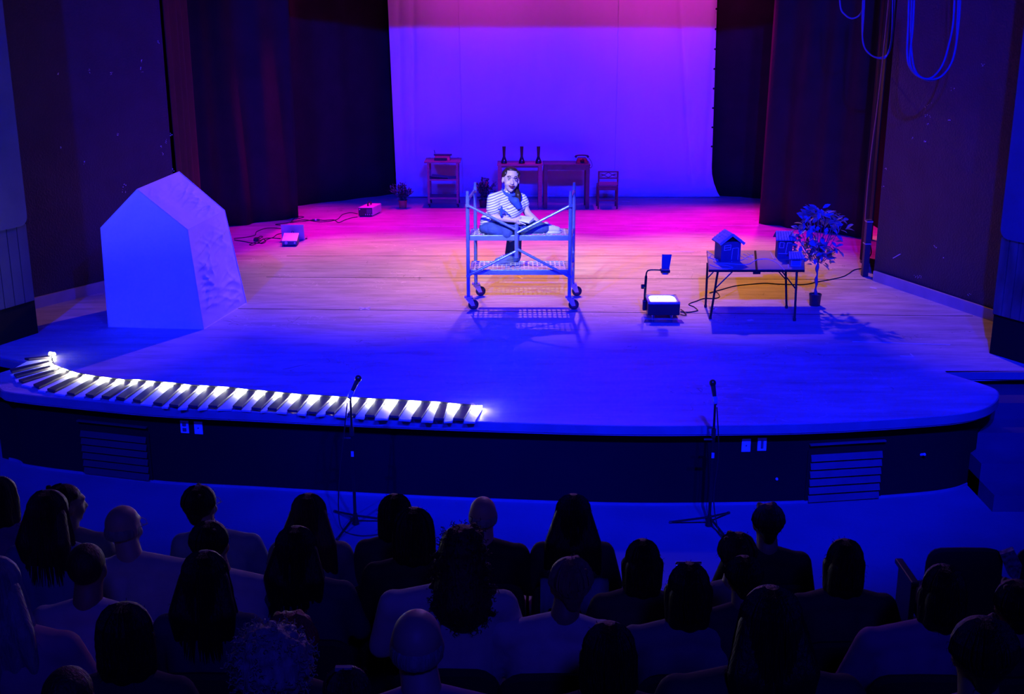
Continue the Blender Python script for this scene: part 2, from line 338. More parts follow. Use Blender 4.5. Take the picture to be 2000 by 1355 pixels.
# acoustic panels with rounded lower corners on the piers, weathered planks below
M_ACO = mat('blue_acoustic_panel', (0.075, 0.075, 0.12), 0.9, scale=3)
def pier_panel(a, b, z0, z1, label, shift):
    a = Vector((*a, 0)); b = Vector((*b, 0)); d = (b - a); L = d.length; d.normalize(); n = Vector((-d.y, d.x, 0)) * shift; r = 0.10; pts = []
    for cu, cz, a0 in ((r, z0 + r, 180), (L - r, z0 + r, 270), (L - r, z1 - r, 0), (r, z1 - r, 90)):
        for q in range(0, 91, 15): u = cu + r * math.cos(math.radians(a0 + q)); pts.append(a + d * u + n + Vector((0, 0, cz + r * math.sin(math.radians(a0 + q)))))
    return tag(MB().extr(pts, n.normalized() * 0.03).build('acoustic_panel', M_ACO), label, 'wall panel')
pier_panel((4.712, 11.30), (5.06, 10.66), P(1948, 468, 11.2).z, 5.2, 'tall smooth acoustic panel with a rounded corner at the right edge of the picture', -0.012)
pier_panel((-4.975, 12.05), (-5.35, 11.2), P(61, 440, 12.0).z, 5.2, 'tall smooth acoustic panel at the left edge of the picture', 0.012)
for wn, (ax, ay), (bx2, by), sg, zt, zb in (('wall_right_wainscot', (4.712, 11.30), (5.06, 10.66), -1, P(1948, 468, 11.2).z + 0.02, 0.40), ('wall_left_wainscot', (-4.975, 12.05), (-5.35, 11.2), 1, P(61, 440, 12.0).z + 0.02, 0.35)):
    a = Vector((ax, ay, 0)); b = Vector((bx2, by, 0)); d = (b - a); L = d.length; d.normalize(); n = Vector((-d.y, d.x, 0)) * sg
    wr = struct(wn, MB().prism([(p.x, p.y) for p in (a, b, b + n * 0.004, a + n * 0.004)], zb, zt), M_FASC)
    for k in range(7):
        c = a + d * (L * (k + 0.5) / 7) + n * 0.012; MB().box((c.x, c.y, (zt + zb) / 2), (L / 7 * 0.92, 0.014, zt - zb - 0.02), Matrix.Rotation(math.atan2(d.y, d.x), 3, 'Z')).build('plank', M_PLANK if sg < 0 else M_PANEL, wr)
# floor tape marks and pale scuffs that lie on the vinyl
def tape(pts, wd, label, m=M_TAPE):
    mb = MB()
    for a, b in pts: mb.bar((a.x, a.y, 0.0015), (b.x, b.y, 0.0015), wd, 0.003)
    return tag(mb.build('tape_mark', m), label, 'tape')
tape([(G(703, 600), G(722, 605)), (G(704, 605), G(722, 600))], 0.022, 'white tape cross on the stage floor left of the scaffold')
tape([(G(988, 611), G(1005, 611.5))], 0.035, 'short white tape dash on the floor in front of the scaffold')
tape([(G(1013, 540), G(1020, 543.5))], 0.03, 'small white tape scrap on the floor under the scaffold')
tape([(G(1386, 440), G(1482, 441))], 0.012, 'thin pale floor line at the back right behind the card houses')
tape([(G(1219, 440), G(1330, 440))], 0.010, 'thin pale floor line behind the projector')
tape([(G(640, 442), G(905, 442.5))], 0.010, 'long thin pale floor line at the back left')
tape([(G(1312, 491), G(1356, 491.5))], 0.012, 'short pale floor line right of the projector head')
tape([(G(1665, 667), G(1856, 673))], 0.010, 'long thin pale floor line front right')
tape([(G(1758, 695), G(1784, 697)), (G(1784, 697), G(1778, 691))], 0.012, 'small pale arrow-shaped mark at the right front')
tape([(G(1460, 626), G(1470, 624.5))], 0.04, 'white paper scrap on the floor below the folding table')
tape([(G(1384, 606), G(1399, 602)), (G(1390, 600), G(1396, 605))], 0.03, 'crumpled white scrap beside the left table leg')
tape([(G(1700, 561), G(1712, 563.5))], 0.02, 'small white scuff on the floor near the right wall')
# joints between the vinyl sheets
for i, (a, b) in enumerate((((300, 601), (1900, 617)), ((520, 541), (1690, 546)), ((560, 500), (1560, 500)))):
    A = G(*a); B = G(*b)
    struct('trim_%d' % (8 + i), MB().bar((A.x, A.y, 0.001), (B.x, B.y, 0.001), 0.010, 0.002), M_FASC)
# marks and chips on the side walls
def onwall(x, y, a, b):                         # meet of the photo's ray with the wall line a-b
    r = ray(x, y); ax, ay = a; dx, dy = b[0] - a[0], b[1] - a[1]
    t = (ax * dy - ay * dx) / (r.x * dy - r.y * dx); return Vector((r.x * t, r.y * t, H + r.z * t))
WL = ((-4.26, 15.0), (-5.55, 12.86)); WR = ((4.52, 14.57), (5.55, 11.75))
wmb = MB()
for (x, y, s) in ((175, 138, 5), (217, 145, 4), (114, 144, 3), (276, 118, 3), (277, 136, 6), (309, 82, 4), (231, 265, 5), (165, 318, 3), (242, 370, 9), (244, 362, 4), (119, 288, 2), (334, 262, 4), (325, 276, 4), (318, 300, 4), (315, 285, 3), (338, 330, 4)):
    for k in range(5):
        p = onwall(x + random.uniform(-s, s) * 0.5, y + random.uniform(-s, s), *WL); q = p + Vector((0.012, -0.018, random.uniform(0, 0.01)))
        wmb.ell(p, (0.003 + 0.004 * random.random(),) * 3, n=5)
tag(wmb.build('paint_chips', M_CHALK, WLO), kind='stuff')
wmb = MB()
for (x, y, s) in ((1813, 205, 7), (1812, 228, 6), (1811, 243, 3), (1784, 270, 3), (1808, 275, 4), (1862, 174, 5), (1854, 235, 2), (1731, 330, 3), (1724, 362, 4), (1826, 482, 4), (1842, 503, 2), (1790, 540, 5), (1797, 541, 5), (1893, 575, 3), (1920, 127, 3)):
    for k in range(5):
        wmb.ell(onwall(x + random.uniform(-s, s), y + random.uniform(-s, s) * 0.7, *WR), (0.003 + 0.003 * random.random(),) * 3, n=5)
wmb.bar(onwall(1745, 504, *WR), onwall(1759, 496, *WR), 0.02, 0.008)
tag(wmb.build('paint_chips', M_CHALK, WRO), kind='stuff')
# ------------------------------------------------------------------ drapes
def drape(name, p0, p1, z0, z1, folds, amp, m, label, cat='curtain', seed=0, pull0=0.0, pull1=0.0, nz=14, tear=0.0):
    """cloth hung between two plan points; pull = how far its edges swing in towards the top"""
    p0 = Vector((*p0, 0)); p1 = Vector((*p1, 0)); L = p1 - p0; d = L.normalized(); q = Vector((d.y, -d.x, 0)); nx = max(24, folds * 10)
    vs = []; fs = []
    for j in range(nz + 1):
        tz = j / nz; z = z0 + (z1 - z0) * tz
        for i in range(nx + 1):
            t = i / nx
            a = amp * (1.15 - 0.4 * tz) * (math.sin(2 * math.pi * folds * t + 3.5 * noise.noise(Vector((t * 3, tz * 0.9, seed)))) * (0.55 + 0.5 * noise.noise(Vector((t * 4, 0.3 * tz, seed + 2)))) + 1.1 * noise.noise(Vector((t * folds * 1.9, tz * 0.8, seed + 5))))
            s = t + (1 - t) * pull0 * tz + t * pull1 * tz
            hem = 0.0
            pt = p0 + L * s + q * a; vs.append((pt.x, pt.y, z + hem))
    for j in range(nz):
        for i in range(nx): a = j * (nx + 1) + i; fs.append((a, a + 1, a + nx + 2, a + nx + 1))
    o = MB().add(vs, fs).build(name, m, smooth=True)
    md = o.modifiers.new('t', 'SOLIDIFY'); md.thickness = 0.008
    return tag(o, label, cat)
drape('curtain', (-4.27, 15.25), (-4.36, 16.6), 0.0, 6.4, 4, 0.035, M_RED, 'narrow gathered dark red curtain behind the left wall edge', seed=1)
drape('curtain', (-4.75, 17.9), (-3.42, 18.95), 0.0, 6.2, 3, 0.06, M_DRAPE, 'wide black curtain leg standing left of the backdrop, nearest the laptop', seed=2)
drape('curtain', (-3.66, 20.1), (-2.0, 21.5), 0.0, 6.2, 3, 0.035, M_DRAPE, 'black curtain between the left leg and the backdrop, behind the potted plant', seed=3)
drape('curtain', (3.45, 21.35), (4.75, 20.7), 0.0, 6.2, 3, 0.035, M_DRAPE, 'black curtain filling the gap right of the backdrop', seed=4)
drape('curtain', (3.86, 18.45), (5.25, 17.15), 0.0, 6.2, 4, 0.06, M_DRAPE, 'wide black curtain leg behind the leafy tree', seed=5, pull0=0.03)
drape('curtain', (4.57, 14.95), (4.76, 15.95), 0.0, 6.4, 3, 0.03, M_DRAPE, 'narrow dark curtain edge behind the right wall', seed=6)
# border that cuts off the front light along the top of the backdrop
drape('curtain_border', (-5.2, 15.9), (5.2, 15.9), 4.07, 6.4, 14, 0.02, M_DRAPE, 'black border hung across the top of the stage', seed=7)
# backdrop
bd = thing('backdrop', (0.8, 21.04, 0), 'large white cloth backdrop lit violet across the back of the stage', 'backdrop')
def bx(t, z):                                     # plan position along the cloth
    l = -2.04 - 0.02 * z; r = 3.52 + 0.17 * max(0, 1 - z / 0.55) ** 2 - 0.012 * z
    return l + (r - l) * t
vs = []; fs = []; nx, nz = 150, 70
for j in range(nz + 1):
    z = 0.015 + 6.2 * (j / nz) ** 1.35
    for i in range(nx + 1):
        t = i / nx; x = bx(t, z)
        y = 21.04 + 0.012 * math.sin(x * 5.1 + 0.6 * math.sin(z)) + 0.01 * noise.noise(Vector((x * 0.9, z * 0.4, 0)))
        for sx, sl, am in ((-1.75, 0.02, 0.05), (3.2, -0.10, 0.055), (3.42, 0.02, 0.04), (-1.93, 0.0, 0.04)):
            y += am * math.exp(-((x - sx - sl * z) / 0.045) ** 2) * min(1, z + 0.2)
        lo = max(0, 1 - z / 0.75)
        y += lo * 0.035 * noise.noise(Vector((x * 1.2, z * 9, 3))) + lo * 0.02 * math.sin(z * 38 + 2.2 * math.sin(x * 1.1))
        vs.append((x, y, z))
for j in range(nz):
    for i in range(nx): a = j * (nx + 1) + i; fs.append((a, a + 1, a + nx + 2, a + nx + 1))
o = MB().add(vs, fs).build('cloth', M_CYC, bd, smooth=True)
for t0, sl in ((0.205, -0.012), (0.672, 0.0)):
    MB().tube([(bx(t0, 0) + sl * z, 21.02, z) for z in [0.02 + k * 0.4 for k in range(16)]], 0.008, 5).build('seam', M_CYC, bd)
for k in range(9):
    z = 0.9 + k * 0.33
    MB().lathe([(0.012, 0), (0.018, 0.004), (0.018, 0.008)], (bx(0.996, z), 20.985, z), 10, (0, -1, 0)).build('grommet', M_BLKM, bd)
MB().tube([(-2.02, 21.05, 0.02), (3.6, 21.05, 0.02)], 0.018, 8).build('hem_pipe', M_CYC, bd)
# ------------------------------------------------------------------ hanging rope loops
def loop(pts3, rs, label):
    t = thing('rope_loop', tuple(pts3[0][0]), label, 'rope')
    for pl in pts3: MB().tube(smoothpts(pl, 8), rs, 7).build('strand', M_ROPE, t, smooth=True)
def rl(px, Y, dz=0.0): return [P(x, y, Y) for x, y in px]
a = [(1777, -60), (1774, 40), (1772, 110), (1781, 138), (1800, 152), (1816, 157), (1834, 152), (1855, 130), (1866, 95), (1870, 40), (1874, -60)]
b = [(1783, -60), (1779, 60), (1782, 115), (1790, 142), (1805, 153), (1822, 150), (1840, 128), (1852, 92), (1862, 40), (1866, -60)]
c2 = [(1788, -60), (1783, 50), (1777, 118), (1790, 146), (1818, 155), (1842, 146), (1862, 112), (1873, 40), (1878, -60)]
loop([rl(a, 12.9), rl(b, 12.92), rl(c2, 12.88)], 0.011, 'large bundle of hanging rope loops against the right wall')
a = [(1692, -60), (1687, 30), (1685, 80), (1697, 104), (1718, 114), (1733, 107), (1742, 60), (1744, -60)]
b = [(1688, -60), (1684, 40), (1687, 88), (1702, 108), (1722, 112), (1738, 98), (1747, 40), (1748, -60)]
loop([rl(a, 14.9), rl(b, 14.92)], 0.009, 'smaller hanging rope loop in front of the right curtain leg')
a = [(1640, -60), (1641, 10), (1651, 29), (1665, 36), (1680, 28), (1687, 5), (1690, -60)]
loop([rl(a, 15.1)], 0.010, 'short hanging rope loop at the top, left of the other loops')
# ------------------------------------------------------------------ power pole gear at the right wall edge
def put(mb, name, m, label, cat, **k): return tag(mb.build(name, m, **k), label, cat)
t = thing('conduit_box', (4.46, 14.75, 0), 'tall grey conduit box with straps at the foot of the right wall edge', 'conduit')
MB().box((4.46, 14.75, 0.36), (0.07, 0.09, 0.72)).build('casing', M_WALL, t, bevel=0.004)
for z in (0.42, 0.70): MB().box((4.46, 14.75, z), (0.08, 0.10, 0.012)).build('strap', M_BASE, t)
put(MB().tube(smoothpts([(4.40, 14.72, 0.72), (4.42, 14.78, 1.4), (4.47, 14.8, 2.4), (4.5, 14.82, 4.0), (4.52, 14.82, 6.0)], 6), 0.008, 6), 'wire', mat('orange_wire', (0.5, 0.2, 0.05)), 'thin orange wire running up the right wall edge', 'wire')
V = Vector
# ------------------------------------------------------------------ fabric house
hs = thing('fabric_house', (-3.75, 12.8, 0), 'large white fabric-covered house shape with a gable roof standing at stage left', 'stage prop')
K = dict(FL=V((-4.31, 12.30, 0)), FR=V((-3.27, 12.20, 0)), ER=V((-3.36, 12.20, 1.07)), AP=V((-3.86, 12.25, 1.48)), EL=V((-4.29, 12.30, 1.07)),
         BR=V((-3.06, 13.34, 0)), BER=V((-3.25, 13.38, 1.07)), BAP=V((-3.74, 13.42, 1.50)), BEL=V((-4.20, 13.45, 1.07)), BL=V((-4.22, 13.45, 0)))
def panel(a, b, c, d, wr, seed, name, nx=70, ny=70, hi=(0.5, 0.5)):   # bilinear sheet with wrinkles; a-b bottom, d-c top
    vs = []; fs = []; nrm = (b - a).cross(d - a).normalized()
    for j in range(ny + 1):
        for i in range(nx + 1):
            u, v = i / nx, j / ny; p = (a * (1 - u) + b * u) * (1 - v) + (d * (1 - u) + c * u) * v
            e = min(1, 6 * u * (1 - u) + 0.0) * min(1, 6 * v * (1 - v))
            ridg = (1 - abs(noise.noise(V((u * 1.6 + v * 1.0, v * 7.5 - u * 2.5, seed))))) ** 9 + 0.7 * (1 - abs(noise.noise(V((u * 2.6, v * 11 + u * 3.5, seed + 4))))) ** 14
            p = p + nrm * e * wr * (0.55 * ridg * (0.6 + noise.noise(V((u * 2, v * 2, seed + 1)))) + 0.35 * noise.noise(V((u * 3, v * 3, seed + 9))) - 0.25); vs.append(p)
    for j in range(ny):
        for i in range(nx): q = j * (nx + 1) + i; fs.append((q, q + 1, q + nx + 2, q + nx + 1))
    o = MB().add(vs, fs).build(name, M_FAB, hs, smooth=True); return o
def flat(pts, name, th=0.01):
    n = (pts[1] - pts[0]).cross(pts[2] - pts[0]).normalized() * -th
    return MB().extr(pts, n).build(name, M_FAB, hs)
flat([K['FL'], K['FR'], K['ER'], K['AP'], K['EL']], 'front_panel')
panel(K['FR'], K['BR'], K['BER'], K['ER'], 0.055, 3, 'side_panel')
panel(K['ER'], K['BER'], K['BAP'], K['AP'], 0.05, 8, 'roof_panel')
panel(K['BEL'], K['EL'], K['AP'], K['BAP'], 0.01, 5, 'roof_panel', 10, 10)
panel(K['BL'], K['FL'], K['EL'], K['BEL'], 0.01, 6, 'side_panel', 10, 10)
flat([K['BR'], K['BL'], K['BEL'], K['BAP'], K['BER']], 'back_panel')
sm = MB()
for a, b in (('FR', 'ER'), ('ER', 'AP'), ('AP', 'EL'), ('EL', 'FL'), ('AP', 'BAP'), ('BER', 'BR'), ('BAP', 'BER'), ('FL', 'FR'), ('FR', 'BR'), ('ER', 'BER')): sm.tube([K[a], K[b]], 0.006 if a != 'ER' or b != 'BER' else 0.002, 6)
sm.build('piping', M_FAB, hs)
# ------------------------------------------------------------------ giant light-up keyboard
A_ = lambda x, y: (x / 8.333, 670 + y / 8.333)
B_ = lambda x, y: (220 + x / 7.692, 720 + y / 7.692)
C_ = lambda x, y: (460 + x / 7.692, 740 + y / 7.692)
D_ = lambda x, y: (700 + x / 7.692, 750 + y / 7.692)
bk = [(A_(395, 238), A_(468, 252), A_(850, 192), A_(858, 212)), (A_(160, 418), A_(190, 462), A_(845, 262), A_(866, 290)), (A_(222, 500), A_(262, 540), A_(858, 345), A_(900, 366)), (A_(300, 590), A_(368, 622), A_(950, 395), A_(1010, 420)),
      (A_(540, 664), A_(632, 712), A_(1075, 440), A_(1160, 466)), (A_(765, 738), A_(890, 766), A_(1270, 505), A_(1370, 524)), (A_(1085, 795), A_(1210, 822), A_(1520, 548), A_(1640, 566)), (A_(1388, 826), A_(1520, 848), A_(1790, 582), A_(1905, 600)), (A_(1650, 850), A_(1782, 868), A_(2030, 612), A_(2150, 630)),
      (B_(48, 420), B_(175, 440), B_(385, 178), B_(520, 196)), (B_(300, 455), B_(420, 478), B_(620, 205), B_(740, 222)), (B_(605, 500), B_(745, 522), B_(920, 228), B_(1050, 248)), (B_(845, 530), B_(985, 550), B_(1160, 258), B_(1290, 276)), (B_(1130, 545), B_(1280, 558), B_(1420, 272), B_(1555, 290)), (B_(1432, 545), B_(1572, 560), B_(1720, 292), B_(1865, 310)),
      (C_(-46, 402), C_(95, 416), C_(170, 172), C_(310, 190)), (C_(236, 426), C_(380, 440), C_(450, 196), C_(600, 214)), (C_(478, 430), C_(618, 446), C_(700, 222), C_(830, 240)), (C_(775, 460), C_(930, 470), C_(975, 248), C_(1110, 260)), (C_(1065, 486), C_(1215, 496), C_(1270, 264), C_(1440, 282)), (C_(1350, 486), C_(1485, 500), C_(1545, 282), C_(1680, 296)),
      (C_(1680, 516), C_(1805, 524), C_(1845, 298), C_(1985, 308)), (D_(95, 460), D_(245, 470), D_(250, 238), D_(400, 248)), (D_(458, 470), D_(606, 478), D_(592, 252), D_(750, 264)), (D_(795, 492), D_(945, 502), D_(940, 272), D_(1092, 284)), (D_(1128, 508), D_(1282, 514), D_(1212, 284), D_(1345, 298)), (D_(1420, 510), D_(1582, 520), D_(1530, 318), D_(1695, 330))]
kb = thing('giant_keyboard', (-2.4, 9.8, 0), 'giant curved piano keyboard of black and white boards with glowing lights along the stage edge', 'keyboard')
KZ = 0.040
quads = [tuple(G(*p, KZ) for p in q) for q in bk]
for q in quads:
    b4 = [V((p.x, p.y, KZ - 0.022)) for p in (q[0], q[1], q[3], q[2])]; t4 = [V((p.x, p.y, KZ)) for p in (q[0], q[1], q[3], q[2])]
    MB().hexa(b4, t4).build('black_key', M_BKEY, kb, bevel=0.003)
led = MB(); light_shield = MB()
def lower(p, z): return V((p.x, p.y, z))
for i in range(len(quads)):
    a = quads[i]
    if i + 1 < len(quads): b = quads[i + 1]
    else:
        dv = V((0.10, 0.0, 0)); b = tuple(p + dv for p in (a[1], a[1], a[3], a[3]))
    fl, bl, fr, br = a[1], a[3], b[0], b[2]
    ex = (fl - bl) * 0.05; ex2 = (fr - br) * 0.05
    gl = (fr - fl) * 0.04; gb = (br - bl) * 0.04
    kb4 = [fl + ex + gl, fr + ex2 - gl, br - (br - fr) * 0.02 - gb, bl - (bl - fl) * 0.02 + gb]
    MB().hexa([lower(p, 0.003) for p in kb4], [lower(p, 0.019) for p in kb4]).build('white_key', M_WKEY, kb, bevel=0.002)
    l0 = bl + (fl - bl) * 0.045 + gb; l1 = br + (fr - br) * 0.045 - gb
    MB().tube([lower(l0, 0.040), lower(l1, 0.040)], 0.010, 8).build('light', M_LED, kb)
l = [lower(q[2] + (q[0] - q[2]) * 0.01, 0.014) for q in quads] + [lower(quads[-1][3], 0.014)]
for p_, q_ in zip(l, l[1:]): light_shield.bar(p_ + V((0, 0, 0.014)), q_ + V((0, 0, 0.014)), 0.008, 0.056)
light_shield.build('back_rail', M_BLK, kb)  # strip added behind the key lights to keep their glow off the stage
led.tube([lower(quads[0][2] + V((-0.05, 0.07, 0)), 0.03), lower(quads[0][2] + V((0.0, 0.05, 0)), 0.03)], 0.022, 8)
led.build('light', M_LED2, kb)
e0 = G(*D_(1700, 300), 0.01); e1 = G(*D_(1820, 395), 0.01)
MB().bar(e0, e1, 0.03, 0.02).build('end_block', M_PALE, kb)
# ------------------------------------------------------------------ rolling scaffold
sc = thing('rolling_scaffold', (0.1, 13.37, 0), 'small blue-grey steel scaffold on red casters at centre stage', 'scaffold')
YF, YB = 13.05, 13.70
posts = {'fl': (P(918, 588, YF).x + 0.0, YF), 'fr': (P(1112, 592, YF).x, YF), 'bl': (P(930, 563, YB).x, YB), 'br': (P(1120, 567, YB).x, YB)}
posts['fl'] = (-0.49, YF); posts['bl'] = (-0.425, YB); posts['fr'] = (0.645, YF); posts['br'] = (0.715, YB)
R = 0.021
for k, (x, y) in posts.items():
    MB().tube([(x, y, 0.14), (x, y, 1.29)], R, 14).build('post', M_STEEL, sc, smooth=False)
    MB().tube([(x, y, 1.28), (x, y, 1.34)], 0.016, 12).build('spigot', M_STEEL, sc)
    fk = MB(); dx = 0.055 if 'l' in k else 0.05
    fk.box((x, y, 0.145), (0.09, 0.08, 0.012)); fk.lathe([(0.03, 0), (0.03, 0.03)], (x, y, 0.112), 14)
    for s in (-1, 1): fk.extr([(x - 0.03, y + s * 0.026, 0.13), (x + 0.05, y + s * 0.026, 0.13), (x + dx + 0.02, y + s * 0.026, 0.05), (x + dx - 0.02, y + s * 0.026, 0.045)], (0, 0.004 * s, 0))
    cs = fk.build('caster', M_CHROME, sc)
    MB().lathe([(0.03, -0.016), (0.052, -0.018), (0.058, -0.012), (0.058, 0.012), (0.052, 0.018), (0.03, 0.016)], (x + dx, y, 0.058), 24, (0, 1, 0)).build('wheel', M_RUB, cs, smooth=False)
    MB().lathe([(0.034, -0.021), (0.036, -0.02), (0.036, 0.02), (0.034, 0.021)], (x + dx, y, 0.058), 20, (0, 1, 0)).build('wheel_rim', M_REDW, cs)
# end frames: guard bend at the top and rungs
for s, (a, b) in enumerate((('fl', 'bl'), ('fr', 'br'))):
    (xa, ya), (xb, yb) = posts[a], posts[b]
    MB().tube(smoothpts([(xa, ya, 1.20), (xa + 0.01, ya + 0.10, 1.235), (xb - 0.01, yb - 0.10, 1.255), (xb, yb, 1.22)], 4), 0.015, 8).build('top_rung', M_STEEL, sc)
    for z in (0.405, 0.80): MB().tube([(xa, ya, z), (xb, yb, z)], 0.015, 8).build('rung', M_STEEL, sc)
    MB().tube([(xa, ya, 0.33), ((xa + xb) / 2, (ya + yb) / 2, 0.40)], 0.008, 6).build('gusset', M_STEEL, sc)
# folding side braces meeting at a short centre post, front and back
for Y, bck in ((YF - 0.025, 0), (YB + 0.025, 1)):
    if bck: continue
    cp = MB().tube([(0.05, Y, 0.60), (0.05, Y, 0.98)], 0.022, 12).build('centre_post', M_STEEL, sc)
    for p0, p1 in (((-0.49, 1.19), (0.04, 0.92)), ((0.645, 1.19), (0.06, 0.885)), ((-0.49, 0.40), (0.04, 0.675)), ((0.645, 0.385), (0.06, 0.70))):
        MB().tube([(p0[0], Y - 0.012, p0[1]), (p1[0], Y - 0.012, p1[1])], 0.015, 10).build('brace', M_STEEL, sc)
        MB().lathe([(0.022, 0), (0.022, 0.02)], (p0[0], Y - 0.03, p0[1]), 12, (0, 1, 0)).build('hinge', M_STEEL, sc)
def deck(z, y0, y1, xa=-0.47, xb=0.645):
    MB().box(((xa + xb) / 2, y0, z - 0.03), (xb - xa, 0.03, 0.06)).build('deck_rail', M_STEEL, sc, bevel=0.004)
    MB().box(((xa + xb) / 2, y1, z - 0.03), (xb - xa, 0.03, 0.06)).build('deck_rail', M_STEEL, sc, bevel=0.004)
    for x in (xa + 0.015, xb - 0.015): MB().box((x, (y0 + y1) / 2, z - 0.025), (0.03, y1 - y0, 0.05)).build('deck_end', M_STEEL, sc)
    g = MB(); n = 22
    for i in range(1, n): g.box((xa + (xb - xa) * i / n, (y0 + y1) / 2, z - 0.006), (0.016, y1 - y0 - 0.02, 0.006))
    for j in range(1, 5): g.box(((xa + xb) / 2, y0 + (y1 - y0) * j / 5, z - 0.002), (xb - xa, 0.026, 0.006))
    tag(g.build('grate', M_GRATE, sc), kind='stuff')
deck(0.845, YF + 0.03, YF + 0.42); deck(0.45, YF + 0.05, YF + 0.50)
# ------------------------------------------------------------------ folding table, card houses
tb = thing('folding_table', (2.72, 12.95, 0), 'low folding table with tan top in two halves on thin dark legs', 'table')
tf0, tf1, tb1, tb0 = G(1384, 526.5, 0.54), G(1572, 526.5, 0.54), G(1570, 488.5, 0.54), G(1380, 488.5, 0.54)
mid_f = (tf0 + tf1) / 2 + V((0.0, 0, 0)); mid_b = (tb0 + tb1) / 2
for q in ((tf0, mid_f - V((0.006, 0, 0)), mid_b - V((0.006, 0, 0)), tb0), (mid_f + V((0.006, 0, 0)), tf1, tb1, mid_b + V((0.006, 0, 0)))):
    lo = [V((p.x, p.y, 0.512)) for p in q]
    MB().hexa(lo, [V((p.x, p.y, 0.538)) for p in q]).build('edge_frame', M_BLKM, tb, bevel=0.004)
    c = sum(q, V()) / 4; qq = [c + (p - c) * 0.975 for p in q]
    MB().hexa([V((p.x, p.y, 0.535)) for p in qq], [V((p.x, p.y, 0.541)) for p in qq]).build('table_half', M_TAN, tb)
for xf, xt, yf, yt, bx_ in ((2.17, 2.24, 12.63, 12.70, 0.16), (2.20, 2.20, 13.15, 13.15, 0.16), (3.075, 3.10, 12.55, 12.70, -0.16), (3.11, 3.07, 13.10, 13.12, -0.16)):
    lg = MB().tube([(xf, yf, 0.0), (xt, yt, 0.515)], 0.0125, 10).build('leg', M_BLKM, tb)
    MB().lathe([(0.016, 0), (0.016, 0.03)], (xf, yf, 0.0), 10).build('foot_cap', M_RUB, lg)
    MB().tube([(xt * 0.65 + xf * 0.35, yt * 0.65 + yf * 0.35, 0.33), (xt + bx_, yt, 0.515)], 0.007, 6).build('brace', M_BLKM, tb)
MB().bar((mid_f.x, mid_f.y, 0.525), (mid_b.x, mid_b.y, 0.525), 0.014, 0.026).build('centre_joint', M_BLKM, tb)
MB().box((mid_f.x, mid_f.y - 0.004, 0.505), (0.08, 0.02, 0.025)).build('latch', M_BLKM, tb)
